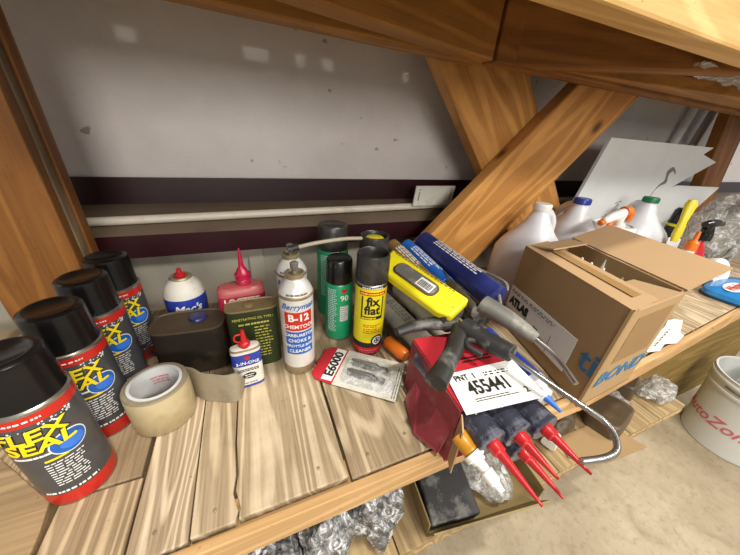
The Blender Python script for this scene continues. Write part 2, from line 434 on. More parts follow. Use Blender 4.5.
# steel girt: upright web, dusty sloping ledge, front lip
bm = B()
prof = [(0.742, 0.262), (0.742, 0.205), (0.655, 0.166), (0.652, 0.122), (0.649, 0.122), (0.648, 0.169), (0.736, 0.209), (0.736, 0.262)]
for x0, x1 in ((-3, 6),):
    a = [bm.verts.new((x0, y, z)) for y, z in prof]; b_ = [bm.verts.new((x1, y, z)) for y, z in prof]; n = len(prof)
    for i in range(n):
        f = bm.faces.new((a[i], a[(i+1) % n], b_[(i+1) % n], b_[i]))
        if i in (1, 5): f.material_index = 1
    bm.faces.new(a); bm.faces.new(b_)
o = obj('trim_1', bm, ['maroon', 'dusty'], smooth=False); o['kind'] = 'structure'

# ------------------------------------------------------------------ wooden shelving unit
shelf = thing('wooden_shelving', (0.4, 0.4, -0.75), 'rough timber shelving unit with plank decks and crossed braces against the wall', 'shelf')
OFF = Vector((-0.4, -0.4, 0.75))
def part(name, bm, mat, **k):
    for v in bm.verts: v.co += OFF
    return obj(name, bm, mat, shelf, smooth=False, **k)
# deck planks (pale, butted), running wall to front
planks = [(-0.230, -0.1575, 0.268, 0.645, 3), (-0.229, -0.1545, 0.178, 0.265, 4), (-0.1520, -0.0985, 0.180, 0.645, 0), (-0.0970, -0.054, 0.182, 0.645, 1), (-0.0530, 0.0725, 0.1835, 0.645, 2),
          (0.0765, 0.20, 0.180, 0.645, 1), (0.2015, 0.335, 0.178, 0.645, 0), (0.3365, 0.47, 0.179, 0.645, 3), (0.4715, 0.61, 0.178, 0.645, 2), (0.6115, 0.80, 0.182, 0.645, 0),
          (0.8015, 0.99, 0.180, 0.645, 4), (0.9925, 1.20, 0.180, 0.645, 2), (1.2015, 1.42, 0.180, 0.645, 1), (1.4215, 1.65, 0.180, 0.645, 0), (1.6515, 1.9, 0.180, 0.645, 3)]
for x0, x1, y0, y1, k in planks:
    bm = B()
    e0, e1 = [y0+max(0, (x-.50))*.070 for x in (x0, x1)]
    if abs(x0+0.0970) < 1e-6:      # plank with a ragged split edge
        pts = [(x0, y0), (x1-.001, y0), (x1+.002, y0+.01), (x1-.0035, y0+.03), (x1-.0005, y0+.05), (x1-.002, y0+.09), (x1, y0+.16), (x1, y1), (x0, y1)]
        prism(bm, pts, -0.012, 0)
    elif abs(x0+0.0530) < 1e-6:
        pts = [(x0+.0015, y0), (x1, y0), (x1, y1), (x0+.0006, y1), (x0+.0006, y0+.16), (x0-.001, y0+.09), (x0+.0012, y0+.05), (x0-.0015, y0+.03), (x0+.0035, y0+.01)]
        prism(bm, pts, -0.012, 0)
    else: prism(bm, [(x0, e0), (x1, e1), (x1, y1), (x0, y1)], -0.012, random.uniform(-.0006, 0))
    part('plank', bm, 'plank%d' % k, bevel=.0012)
bm = B(); prism(bm, [(-0.55, 0.178), (-0.2315, 0.178), (-0.2345, 0.24), (-0.2395, 0.27), (-0.322, 0.352), (-0.55, 0.36)], -0.012, 0.0005); part('plank', bm, 'left_board', bevel=.0012)
bm = B(); prism(bm, [(-0.55, 0.362), (-0.325, 0.354), (-0.2415, 0.272), (-0.232, 0.272), (-0.232, 0.645), (-0.55, 0.645)], -0.012, -0.0008); part('plank', bm, 'plank4', bevel=.0012)
for x, y in ((-.13, .20), (-.075, .2), (.04, .205), (.105, .2), (.165, .21), (-.19, .195), (-.2, .3), (1.03, .2), (1.15, .3), (.96, .21), (0.69, .2), (1.3, .2), (.04, .3)):
    bm = B(); lathe(bm, [(0, -.001), (.0022, -.001), (.0022, .0006), (0, .0009)], 12, Matrix.Translation((x, y, 0))); part('nail', bm, 'rust_rim')
bm = B(); box(bm, (-0.55, 0.166, -0.042), (0.499, 0.1772, -0.0015)); part('fascia_board', bm, 'fascia', bevel=.0015)
bm = B(); prism(bm, [(0.5, 0.166), (1.9, 0.264), (1.9, 0.2752), (0.5, 0.1772)], -0.044, -0.0015); part('fascia_board', bm, 'fascia', bevel=.0015)
bm = B(); prism(bm, [(-0.55, 0.1776), (0.5, 0.1776), (1.9, 0.2756), (1.9, 0.312), (0.5, 0.212), (-0.55, 0.212)], -0.040, -0.0125); part('front_joist', bm, 'fascia', bevel=.002)
bm = B(); box(bm, (-0.55, 0.60, -0.060), (1.9, 0.638, -0.0125)); part('back_joist', bm, 'fascia', bevel=.003)
# lower deck
for i in range(12):
    x0 = -0.55+i*0.147
    bm = B(); box(bm, (x0, 0.178, -0.345), (x0+0.144, 0.645, -0.33)); part('lower_plank', bm, 'lower_plank', bevel=.001)
bm = B(); box(bm, (-0.55, 0.176, -0.365), (1.21, 0.205, -0.346)); part('lower_fascia_board', bm, 'lower_plank', bevel=.003)
bm = B(); box(bm, (1.216, 0.33, -0.749), (2.4, 0.345, -0.0125)); part('plywood_panel', bm, 'plywood')
# left upright: front stud with a greyer and a darker one behind
bm = B(); box(bm, (-0.372, 0.545, 0.001), (-0.262, 0.566, 0.60)); part('post', bm, 'post', bevel=.003)
bm = B(); box(bm, (-0.372, 0.5665, 0.001), (-0.2615, 0.586, 0.60)); part('post', bm, 'post_grey', bevel=.002)
bm = B(); box(bm, (-0.372, 0.5865, 0.001), (-0.258, 0.610, 0.60)); part('post', bm, 'post', bevel=.002)
# crossed braces
def plank_xz(name, a, b, wdt, y0, y1, mat):
    """board lying in a vertical plane from a=(x,z) to b=(x,z)"""
    d = Vector((b[0]-a[0], 0, b[1]-a[1])); L = d.length; d.normalize()
    n = Vector((d.z, 0, -d.x))
    m = Matrix((n, Vector((0, 1, 0)), d)).transposed().to_4x4(); m.translation = Vector((a[0], y0, a[1]))
    bm = B(); box(bm, (-wdt/2, 0, 0), (wdt/2, y1-y0, L))
    me_loc = m.copy(); me_loc.translation += OFF
    o = obj(name, bm, mat, shelf, smooth=False, bevel=.004)
    o.location = me_loc.translation; o.rotation_euler = me_loc.to_euler()
    return o
plank_xz('brace', (0.350, 0.0), (0.938, 0.600), 0.172, 0.545, 0.582, 'brace')
plank_xz('brace', (0.912, 0.03), (0.406, 0.600), 0.188, 0.584, 0.62, 'brace')
plank_xz('brace', (1.88, 0.0), (1.675, 0.60), 0.15, 0.605, 0.642, 'post')
# upper deck frame
bm = B(); box(bm, (-0.6, 0.249, 0.50), (2.2, 0.288, 0.64)); part('upper_front_beam', bm, 'beam_light', bevel=.004)
def plan_board(name, p, q, z0, z1, mat):
    """board whose front bottom edge runs p->q in plan, thickness given to the left"""
    th = 0.038; d = Vector((q[0]-p[0], q[1]-p[1], 0)); L = d.length; d.normalize(); n = Vector((-d.y, d.x, 0))
    m = Matrix((d, n, Vector((0, 0, 1)))).transposed().to_4x4(); m.translation = Vector((p[0], p[1], z0))+OFF
    bm = B(); box(bm, (0, 0, 0), (L, th, z1-z0)); o = obj(name, bm, mat, shelf, smooth=False, bevel=.003)
    o.location = m.translation; o.rotation_euler = m.to_euler(); return o
plan_board('upper_joist', (-0.25, 0.322), (0.42, 0.492), 0.50, 0.60, 'beam')
plan_board('upper_joist', (0.468, 0.500), (0.78, 0.292), 0.502, 0.60, 'beam_brown')
plan_board('upper_rear_beam', (-0.5, 0.455), (0.42, 0.522), 0.501, 0.64, 'beam')
plan_board('upper_rear_beam', (0.43, 0.495), (2.2, 0.520), 0.50, 0.62, 'beam_brown')
bm = B(); prism(bm, [(0.60, 0.494), (1.12, 0.411), (2.0, 0.40), (2.0, 0.500)], 0.506, 0.53); part('upper_ledge_board', bm, 'beam', bevel=.002)
for k, (y0, y1) in enumerate(((0.2, 0.32), (0.322, 0.45), (0.452, 0.56), (0.562, 0.665))):
    bm = B(); box(bm, (-0.7, y0, 0.641), (2.2, y1, 0.66)); part('upper_plank', bm, 'beam_brown')
# rearmost boards with gaps shaped to throw patches of lamp light on the wall
xs = [(-0.7, -0.160), (-0.130, 0.03), (0.074, 0.124), (0.142, 0.176), (0.200, 0.36), (0.375, 2.2)]
bm = B(); box(bm, (-0.7, 0.6672, 0.6605), (2.2, 0.703, 0.675)); part('light_blocker_batten', bm, 'beam_brown')  # unseen board added to shorten the light patches on the wall
for a, b_ in xs:
    bm = B(); prism(bm, [(a, 0.667), (b_, 0.667), (b_, 0.695), (b_-.010, 0.743), (a+.012, 0.743), (a, 0.695)], 0.641, 0.66); part('upper_plank', bm, 'beam_brown')
area('ceiling_lamp', (0.15, -0.35, 2.75), (0.1, 0.7, 0.6), 0.12, 60, (1, 0.97, 0.9), 0.12)

# conduit on the ledge, wall plate, right hand pipes
bm = B(); tube(bm, [(-0.42, 0.672, 0.1895), (0.1, 0.680, 0.196), (0.65, 0.688, 0.203), (1.9, 0.70, 0.208)], 0.0085, 14, False)
tagit(obj('conduit_pipe', bm, 'pipe'), 'long off-white conduit pipe lying along the dark red steel ledge', 'pipe')
t = thing('wall_plate', (0.468, 0.667, 0.2315), 'off-white outlet cover plate propped on the long pipe left of the crossed braces', 'plate', rot=(R(8), 0, 0))
bm = B(); box(bm, (-.062, -.003, -.027), (.062, .003, .027)); obj('cover', bm, 'white_dirty', t, bevel=.0015)
bm = B()
for x in (-.05, .05): box(bm, (x-.0015, -.0036, -.012), (x+.0015, -.0029, .012))
for x in (-.05, .05): box(bm, (x-.0015, -.0036, .015), (x+.0015, -.0029, .019))
obj('screw_slot', bm, 'grey_ink', t)
for dx, lab in ((0, 'left one of two white upright pipes on the wall above the foam board'), (0.150, 'right one of two white upright pipes on the wall above the foam board')):
    bm = B(); tube(bm, [(1.585+dx, 0.720, 0.270), (1.655+dx, 0.720, 0.66)], 0.014, 16, False)
    tagit(obj('upright_pipe', bm, 'white', None), lab, 'pipe', 'white upright pipes')

# ------------------------------------------------------------------ four black spray cans of rubber coating
def flex_can():
    t = thing('spray_can', (0, 0, 0), '', 'spray can', 'black capped spray cans by the left post')
    r = 0.0305; bm = B()
    lathe(bm, [(0, 0.001), (r-.004, 0.001), (r-.001, 0.0, 1), (r, 0.002, 2), (r, 0.020, 0), (r, 0.124, 2), (r, 0.135, 1), (r, 0.1375, 1), (r-.0015, 0.139, 1), (r-.004, 0.14, 1), (0, 0.14)], 56)
    obj('can_body', bm, ['can_dark', 'tin_rim', 'red_can'], t)
    bm = B(); rc = 0.0284
    lathe(bm, [(rc, 0.1385), (rc, 0.1405), (rc-.0006, 0.142), (rc-.0012, 0.180), (rc-.002, 0.1845), (rc-.006, 0.1872), (rc-.009, 0.187), (rc-.0115, 0.1852), (0, 0.1858)], 56)
    obj('cap', bm, 'black', t)
    A = R(-82)
    bm = text_bm('FLEX', 0.0205, 0.022, 0.12, sx=1.15); join_bm(bm, moved(text_bm('SEAL', 0.0205, 0.022, 0.12, sx=1.15), 0.003, -0.0150))
    sh = text_bm('FLEX', 0.0205, 0.06, 0.12, sx=1.15, ext=.0002); join_bm(sh, moved(text_bm('SEAL', 0.0205, 0.06, 0.12, sx=1.15, ext=.0002), 0.003, -0.0150))
    obj('lettering_outline', wrap(sh, r, 0.110, A, .0003), 'ink', t, smooth=False)
    obj('lettering', wrap(bm, r, 0.110, A, .0007), 'yellow', t, smooth=False)
    bm = disc_bm(.021, -.020, .0150, ry=.0135); join_bm(bm, disc_bm(.021, -.020, .0138, .0006, ry=.0123), 1)
    join_bm(bm, disc_bm(.023, -.022, .0095, .0009, ry=.007), 2)
    obj('badge', wrap(bm, r, 0.106, A, .0001), ['white', 'blue_print', 'blue_light'], t, smooth=False)
    bm = lines_bm(-.02, .016, [.0], .0022, .1, .004); obj('sub_lettering', wrap(bm, r, .083, A), 'white', t, smooth=False)
    bm = lines_bm(-.004, .014, [.0], .0022, .06, .02)
    obj('yellow_heading', wrap(bm, r, .0735, A+.12), 'yellow', t, smooth=False)
    bm = lines_bm(-.006, .026, [-.0036*k for k in range(10)], .0010, .22, .007)
    obj('small_print', wrap(bm, r, .068, A+.12), 'white', t, smooth=False)
    bm = lines_bm(-.02, .026, [0], .0024, .3, .0045); obj('bottom_print', wrap(bm, r, .024, A+.1), 'white', t, smooth=False)
    bm = lines_bm(-.015, .02, [0], .0018, .3, .004); obj('top_print', wrap(bm, r, .1295, A+.1), 'white', t, smooth=False)
    bm = B()
    for k in range(46):
        x = random.uniform(-.035, .035); y = random.uniform(-.004, .004); s = random.uniform(.0004, .0009)
        box(bm, (x-s, y-s, -.0001), (x+s, y+s, .0001))
    obj('droplets', wrap(bm, r, .1195, A), 'white', t, smooth=False)
    return t
flex = flex_can()
for i, (x, y, rz, lab) in enumerate([(-.2170, .289, 0, 'black capped spray can nearest the camera, at the left edge with yellow lettering'),
                                     (-.2145, .364, .03, 'second black capped spray can from the front, behind the nearest one'),
                                     (-.2150, .439, -.02, 'third black capped spray can from the front, in the row by the left post'),
                                     (-.2110, .506, .06, 'rearmost black capped spray can of the row, nearest the wall')]):
    o = flex if i == 0 else copy_tree(flex)
    o.location = (x, y, 0.0005); o.rotation_euler = (0, 0, rz); o['label'] = lab

# ------------------------------------------------------------------ tape roll with tail
t = thing('tape_roll', (-0.146, 0.352, 0), 'wide grubby beige tape roll with a loose tail lying beside the black spray cans', 'tape roll')
bm = B(); H = 0.062; r0, r1 = .0275, .0375
lathe(bm, [(r0+.004, 0.0005), (r1-.001, 0.0005), (r1, .002), (r1+.0006, H*.5), (r1, H-.002, 1), (r1-.0012, H, 1), (r0+.004, H, 1), (r0+.0038, H, 1), (r0+.0038, .0005)], 56)
obj('tape_winding', bm, ['tape', 'tape_edge'], t)
bm = B(); lathe(bm, [(r0, .0005), (r0+.0036, .0005), (r0+.0036, H+.0008), (r0, H+.0008), (r0, .0005)], 56); obj('core', bm, 'tape_core', t)
bm = lines_bm(-.012, .012, [.004, -.001, -.006], .002, .25, .005); 
for v in bm.verts: v.co.z = -v.co.z
obj('core_print', wrap(bm, r0-.0008, H*.7, R(100), 0), 'pinkish', t, smooth=False)
bm = B()
pth = smooth_path([(.012, .036, 0), (.035, .021, 0), (.050, .006, 0), (.067, -.003, 0), (.083, -.010, 0), (.094, -.008, 0), (.099, .002, 0)], 6)
N = len(pth); prev = None
for side in (0.0,):
    fr, bk = [], []
    for i, p in enumerate(pth):
        u = i/(N-1); top = H*(.86-.12*u) if u < .8 else H*(.764-2.4*(u-.8)); th = .0012+.0008*math.sin(u*9)
        tn = (pth[min(i+1, N-1)]-pth[max(i-1, 0)]).normalized(); nn = Vector((-tn.y, tn.x, 0))
        lean = Vector((.006*u, .010*u, 0)); wob = .0004*math.sin(i*.7)
        fr.append([bm.verts.new(p-nn*(th+wob*k/4)+lean*(k/4)+Vector((0, 0, .0008+top*k/4))) for k in range(5)])
        bk.append([bm.verts.new(p+nn*(th-wob*k/4)+lean*(k/4)+Vector((0, 0, .0008+top*k/4))) for k in range(5)])
    for i in range(N-1):
        for k in range(4):
            bm.faces.new((fr[i][k], fr[i+1][k], fr[i+1][k+1], fr[i][k+1])); bm.faces.new((bk[i][k], bk[i][k+1], bk[i+1][k+1], bk[i+1][k]))
        bm.faces.new((fr[i][4], fr[i+1][4], bk[i+1][4], bk[i][4])); bm.faces.new((fr[i][0], bk[i][0], bk[i+1][0], fr[i+1][0]))
    for e in (0, N-1):
        for k in range(4): bm.faces.new((fr[e][k], fr[e][k+1], bk[e][k+1], bk[e][k]))
obj('tape_tail', bm, 'tape_tail', t)

# ------------------------------------------------------------------ tins and bottles at the back left
t = thing('grimy_tin', (-0.114, 0.449, 0), 'grimy dark brown flat can with rounded ends behind the tape roll', 'tin', rot=(0, 0, R(-4)))
bm = B(); loft(bm, [(0.0005, .050, .028, 4, 0, 0), (.003, .053, .0305, 4, 0, 0), (.082, .052, .0300, 4, 0, 0), (.0855, .0530, .031, 4, 0, 0, 1), (.0885, .0530, .031, 4, 0, 0, 1), (.0888, .0510, .029, 4, 0, 0, 1), (.0865, .0500, .0280, 4, 0, 0, 1)], 56)
obj('tin_body', bm, ['grime', 'grime_top'], t)
bm = B(); lathe(bm, [(.012, .086), (.013, .0885), (.0118, .091), (0, .0915)], 28, Matrix.Translation((.012, .006, 0))); obj('screw_cap', bm, 'blue_dark', t)['label'] = 'dull purple-blue screw cap'
bm = B(); tube(bm, [(-.052, -.006, .062), (-.060, -.010, .058), (-.061, -.010, .04), (-.053, -.006, .034)], .0025, 8); obj('handle', bm, 'grime', t)

t = thing('cleaner_bottle', (-0.128, 0.525, 0), 'round white and blue bottle with a red nozzle behind the grimy tin', 'bottle')
bm = B(); lathe(bm, [(0, .0005), (.025, .0005), (.028, .003), (.031, .05, 0), (.0325, .075, 0), (.0330, .088, 0), (.0325, .100, 1), (.0300, .111, 1), (.0255, .120, 1), (.018, .128, 1), (.0165, .130, 1), (0, .130)], 48)
obj('bottle_body', bm, ['blue_white', 'white_dirty'], t)
bm = B(); lathe(bm, [(.0165, .1285), (.0175, .131), (.016, .1335), (.012, .1335), (.010, .131), (0, .131)], 36); obj('collar', bm, 'rust_rim', t)
bm = B(); lathe(bm, [(.008, .131), (.0085, .137), (.006, .1385), (.004, .139), (.0035, .147), (.0, .148)], 24); obj('nozzle', bm, 'red_plastic', t)
obj('lettering', wrap(text_bm("Mac's", .0185, .03, .25), .0315, .082, R(-78), .0020), 'white', t, smooth=False)

t = thing('cutting_oil_bottle', (-0.033, 0.480, 0), 'flat red bottle with a pointed cherry nozzle behind the olive tin', 'bottle', rot=(0, 0, R(2)))
bm = B(); loft(bm, [(0.0005, .036, .017, 3.5, 0, 0), (.003, .0385, .019, 3.5, 0, 0), (.112, .0385, .019, 3.5, 0, 0, 1), (.121, .0380, .0185, 3.5, 0, 0, 1), (.1265, .033, .0145, 3.2, 0, 0, 1), (.128, .012, .010, 2, 0, 0, 1)], 48)
obj('bottle_body', bm, ['red_soft', 'pink'], t)
bm = B(); lathe(bm, [(.0115, .127), (.0118, .136), (.0105, .138), (.0125, .139), (.0128, .147), (.0105, .149), (.0075, .156), (.0048, .16), (.0042, .166), (.0028, .180), (.0012, .193), (0, .1935)], 32, Matrix.Translation((.006, 0, 0))); obj('nozzle', bm, 'red_soft', t)
obj('lettering', lay(text_bm('LOCTITE', .0155, .03, 0, sx=.92), (0, -.0192, .104), (1, 0, 0), (0, 0, 1), .0006), 'white', t, smooth=False)
bm = lines_bm(-.03, .03, [0, -.006, -.012], .002, .2, .006, 'C'); obj('small_print', lay(bm, (0, -.0192, .09), (1, 0, 0), (0, 0, 1)), 'pinkish', t, smooth=False)

t = thing('penetrating_oil_tin', (-0.018, 0.423, 0), 'tall olive green flat tin with yellow print and khaki top behind the small oil can', 'tin', rot=(0, 0, R(1)))
bm = B(); loft(bm, [(0.0005, .0375, .0165, 4.5, 0, 0), (.003, .0385, .0175, 4.5, 0, 0), (.1155, .0385, .0175, 4.5, 0, 0, 1), (.117, .0392, .0182, 4.5, 0, 0, 1), (.1185, .0392, .0182, 4.5, 0, 0, 1), (.1188, .0375, .0168, 4.5, 0, 0, 1), (.1175, .0365, .016, 4.5, 0, 0, 1)], 56)
obj('tin_body', bm, ['green_dark', 'khaki'], t)
bm = B(); lathe(bm, [(.008, .117), (.008, .1195), (.006, .121), (0, .121)], 24, Matrix.Translation((-.004, 0, 0))); lathe(bm, [(.010, .1172), (.010, .1186), (0, .119)], 24, Matrix.Translation((.025, 0, 0)))
obj('spout_plug', bm, 'khaki', t)
bm = text_bm('PENETRATING OIL TYPE I', .0062, .006, 0, sx=.86); join_bm(bm, moved(lines_bm(-.026, .028, [0], .0032, .2, .007, 'C'), 0, -.010)); join_bm(bm, moved(lines_bm(.0, .028, [-.006*k for k in range(11)], .002, .25, .007), 0, -.018))
obj('yellow_print', lay(bm, (0, -.01765, .103), (1, 0, 0), (0, 0, 1)), 'gold_print', t, smooth=False)

t = thing('oil_can', (-0.0335, 0.3735, 0), 'small white and blue oil can with a red spout, before the olive tin', 'oil can', rot=(0, 0, R(6)))
bm = B(); loft(bm, [(0.0005, .0205, .0095, 3, 0, 0), (.002, .0215, .0105, 3, 0, 0, 2), (.007, .0215, .0105, 3, 0, 0, 0), (.046, .0215, .0105, 3, 0, 0, 2), (.069, .0215, .0105, 3, 0, 0, 0), (.074, .0215, .0105, 3, 0, 0, 1), (.0755, .0218, .0108, 3, 0, 0, 1), (.077, .020, .0095, 3, 0, 0, 0), (.079, .012, .007, 2.5, 0, 0, 0)], 44)
obj('can_body', bm, ['white_dirty', 'khaki', 'blue_white'], t)
bm = B(); lathe(bm, [(.0085, .077), (.0085, .084), (.007, .086), (.0045, .088), (.004, .094), (.0022, .107), (0, .1075)], 24); obj('spout', bm, 'red_plastic', t)
bm = B(); tube(bm, [(-.006, 0, .086), (-.012, 0, .090), (-.011, 0, .099), (-.003, 0, .100)], .0014, 8); obj('spout_cap', bm, 'red_plastic', t)
obj('brand_lettering', lay(text_bm('3-IN-ONE', .0078, .012), (0, -.0105, .0525), (1, 0, 0), (0, 0, 1), .0006), 'white', t, smooth=False)
bm = disc_bm(0, 0, .0038); obj('red_emblem', lay(bm, (0, -.0107, .0625), (1, 0, 0), (0, 0, 1)), 'red_plastic', t, smooth=False)
bm = disc_bm(0, 0, .010, ry=.0058); obj('black_oval', lay(bm, (0, -.0107, .0265), (1, 0, 0), (0, 0, 1)), 'ink', t, smooth=False)
bm = lines_bm(-.007, .007, [.002, -.002], .0015, .2, .004, 'C'); obj('oval_print', lay(bm, (0, -.011, .0265), (1, 0, 0), (0, 0, 1)), 'white', t, smooth=False)
bm = lines_bm(-.016, .016, [.0, -.003], .0014, .2, .005, 'C'); join_bm(bm, moved(lines_bm(-.014, .014, [0], .0012, .2, .005, 'C'), 0, -.0285)); obj('small_print', lay(bm, (0, -.0107, .040), (1, 0, 0), (0, 0, 1)), 'ink', t, smooth=False)

# ------------------------------------------------------------------ white carburetor cleaner cans
def cleaner():
    t = thing('carburetor_cleaner_can', (0, 0, 0), '', 'spray can', 'white cleaner spray cans')
    r = .0262; bm = B()
    lathe(bm, [(0, .001), (r-.003, .001, 1), (r-.001, 0, 1), (r, .002, 1), (r, .017, 0), (r, .148, 1), (r+.0012, .1495, 1), (r+.0012, .152, 1), (r-.0005, .1535, 0), (r-.001, .156, 0), (r-.004, .163, 0), (r-.009, .171, 0), (r-.013, .176, 1), (r-.0135, .178, 1), (r-.0115, .180, 1), (r-.0115, .184, 1), (r-.014, .185, 1), (r-.016, .181, 1), (.004, .181, 1), (.0035, .186), (0, .186)], 52)
    obj('can_body', bm, ['white_metal', 'rust_rim'], t)
    bm = B(); lathe(bm, [(.0034, .184), (.0034, .19), (.006, .191), (.0065, .199), (.004, .201), (0, .201)], 20); obj('spray_valve', bm, 'dull_steel', t)
    A = R(-93)
    obj('script_lettering', wrap(text_bm('Berryman', .0135, .01, .35), r, .137, A, .0005), 'blue_print', t, smooth=False)
    bm = rect_bm(-.0225, -.017, .0225, .017); obj('red_panel', wrap(bm, r, .1105, A, .0002), 'red_can', t, smooth=False)
    bm = rect_bm(-.0225, -.0225, .0225, .0225); obj('blue_panel', wrap(bm, r, .0685, A, .0002), 'blue_print', t, smooth=False)
    bm = moved(text_bm('B-12', .0175, .03), 0, .0065); join_bm(bm, moved(text_bm('CHEMTOOL', .0092, .012), 0, -.0095))
    obj('product_lettering', wrap(bm, r, .1105, A, .0007), 'white', t, smooth=False)
    bm = B()
    for k, s in enumerate(('CARBURETOR', 'CHOKE &', 'THROTTLE BODY', 'CLEANER')): join_bm(bm, moved(text_bm(s, (.0076, .0085, .0066, .0085)[k], .012), 0, .0160-.0105*k))
    obj('purpose_lettering', wrap(bm, r, .0685, A, .0007), 'white', t, smooth=False)
    bm = lines_bm(-.018, .018, [0], .003, .2, .006, 'C'); obj('neck_print', wrap(bm, r-.001, .1575, A, .0012), 'grey_ink', t, smooth=False)
    return t
c1 = cleaner(); c1.location = (.0490, .390, .0005); c1['label'] = 'white cleaner spray can with red and blue panels, front one of the pair'
c2 = copy_tree(c1); c2.location = (.053, .462, .0005); c2.rotation_euler = (0, 0, R(-12)); c2['label'] = 'white cleaner spray can half hidden directly behind its twin, nearer the wall'

# ------------------------------------------------------------------ green cans
def green_can(r, h, hc, capm, two):
    t = thing('adhesive_spray_can', (0, 0, 0), '', 'spray can')
    bm = B(); lathe(bm, [(0, .001), (r-.003, .001, 1), (r-.0008, 0, 1), (r, .002, 1), (r, .0045, 0), (r, h-.006, 0), (r-.0015, h-.003, 1), (r-.003, h, 1), (0, h)], 48)
    obj('can_body', bm, ['green', 'tin_rim'], t)
    rc = r-.0016; bm = B(); lathe(bm, [(rc, h-.0035), (rc, h+.001), (rc-.0012, h+hc-.004), (rc-.003, h+hc-.0008), (rc-.006, h+hc), (rc-.008, h+hc-.0015), (0, h+hc-.0015)], 48)
    obj('cap', bm, capm, t)
    if two:
        A = R(-84)
        bm = disc_bm(0, 0, .0065, ry=.0035); obj('red_logo', wrap(bm, r, h-.014, A, .0002), 'red_plastic', t, smooth=False)
        obj('number_lettering', wrap(text_bm('90', .016, .01), r, h-.030, A, .0005), 'white', t, smooth=False)
        obj('white_panel', wrap(rect_bm(-.008, -.017, .009, .017), r, h-.064, A, .0002), 'grey_label', t, smooth=False)
        bm = lines_bm(-.007, .008, [.013-.005*k for k in range(6)], .0015, .3, .004); obj('panel_print', wrap(bm, r, h-.064, A, .0005), 'grey_ink', t, smooth=False)
    bm = lines_bm(-.010, .010, [-.004*k for k in range(24)], .0016, .3, .004); obj('small_print', wrap(bm, r, h-.012, R(-134), .0003), 'clear_white', t, smooth=False)
    return t
g = green_can(.0262, .128, .044, 'black', True); g.location = (.1385, .455, .0005); g['label'] = 'green spray can with glossy black cap and the number 90, left of the yellow can'
g = green_can(.0330, .158, .048, 'cap_grey', False); g.location = (.150, .545, .0005); g['label'] = 'taller green spray can with dusty grey-black cap behind the one numbered 90'

# ------------------------------------------------------------------ tyre inflator cans
def fix_can():
    t = thing('tire_inflator_can', (0, 0, 0), '', 'spray can', 'yellow tire inflator cans')
    r = .0280; bm = B()
    lathe(bm, [(0, .001), (r-.003, .001, 3), (r-.001, 0, 3), (r, .002, 2), (r, .018, 3), (r, .030, 0), (r, .143, 3), (r, .1475, 1), (r-.001, .1495, 1), (r-.003, .1515, 1), (0, .1515)], 52)
    obj('can_body', bm, ['yellow_plastic', 'tin_rim', 'red_can', 'ink'], t)
    bm = B(); rc = .0285
    lathe(bm, [(rc-.001, .151), (rc, .153), (rc, .158), (rc-.0005, .196), (rc-.0015, .2), (rc-.0035, .2005), (rc-.0045, .199), (rc-.005, .190), (0, .190)], 52)
    obj('cap', bm, 'cap_grey', t)
    A = R(-104)
    obj('white_dots', wrap(lines_bm(-.02, .02, [0], .0022, .25, .004), r, .1452, A, .0003), 'white', t, smooth=False)
    obj('red_strip', wrap(rect_bm(-.025, -.0035, .025, .0035), r, .1345, A, .0002), 'red_can', t, smooth=False)
    obj('strip_print', wrap(lines_bm(-.023, .023, [0], .0025, .25, .005), r, .1345, A, .0005), 'yellow', t, smooth=False)
    bm = rect_bm(-.020, -.0225, -.0175, .020); join_bm(bm, rect_bm(.0175, -.0225, .020, .020)); join_bm(bm, rect_bm(-.020, -.0260, .020, -.0195))
    join_bm(bm, moved(text_bm('fix', .0240, .03, sx=.95), 0, .0105)); join_bm(bm, moved(text_bm('flat', .0240, .03, sx=.95), 0, -.0075)); join_bm(bm, moved(text_bm('a', .008, .03), .0125, .001))
    obj('product_lettering', wrap(bm, r, .1085, A, .0004), 'ink', t, smooth=False)
    obj('box_print', wrap(lines_bm(-.018, .018, [0], .0028, .2, .005), r, .0855, A, .0009), 'yellow', t, smooth=False)
    bm = lines_bm(-.014, .020, [0, -.0035, -.009, -.013, -.017], .0016, .25, .006); obj('small_print', wrap(bm, r, .070, A, .0003), 'red_can', t, smooth=False)
    bm = disc_bm(.014, 0, .0125); join_bm(bm, disc_bm(.014, 0, .009, .0006), 1); join_bm(bm, disc_bm(.014, 0, .0068, .0009), 0)
    for k in range(5):
        a = 2*PI*k/5; join_bm(bm, disc_bm(.014+.0042*math.cos(a), .0042*math.sin(a), .0014, .0012, 10), 1)
    obj('wheel_emblem', wrap(bm, r, .034, A, .0001), ['ink', 'white'], t, smooth=False)
    obj('bottom_print', wrap(lines_bm(-.02, .02, [.002, -.003], .0018, .3, .005), r, .010, A, .0003), 'pinkish', t, smooth=False)
    return t
f1 = fix_can(); f1.location = (.1805, .399, .0005); f1['label'] = 'yellow tire inflator can with black cap standing in front, right of the green cans'
f2 = copy_tree(f1); f2.location = (.2115, .470, .0005); f2['label'] = 'tire inflator can with yellow disc in its cap, behind the front yellow can'
bm = B(); lathe(bm, [(0, .1903), (.018, .1903), (.018, .1935), (.016, .195), (0, .195)], 36); obj('cap_disc', bm, 'yellow_plastic', f2)['label'] = 'yellow disc set in the cap'
bm = B(); tube(bm, [(-.0285+.0, -.004, .196), (-.06, -.012, .2005), (-.09, -.018, .2015), (-.125, -.021, .199), (-.150, -.021, .1945)], .0034, 10); obj('filler_hose', bm, 'hose', f2)
bm = B(); tube(bm, [(-.146, -.021, .196), (-.163, -.021, .192)], .0062, 12, False); obj('hose_fitting', bm, 'black_matte', f2)
f2.location.z += .004

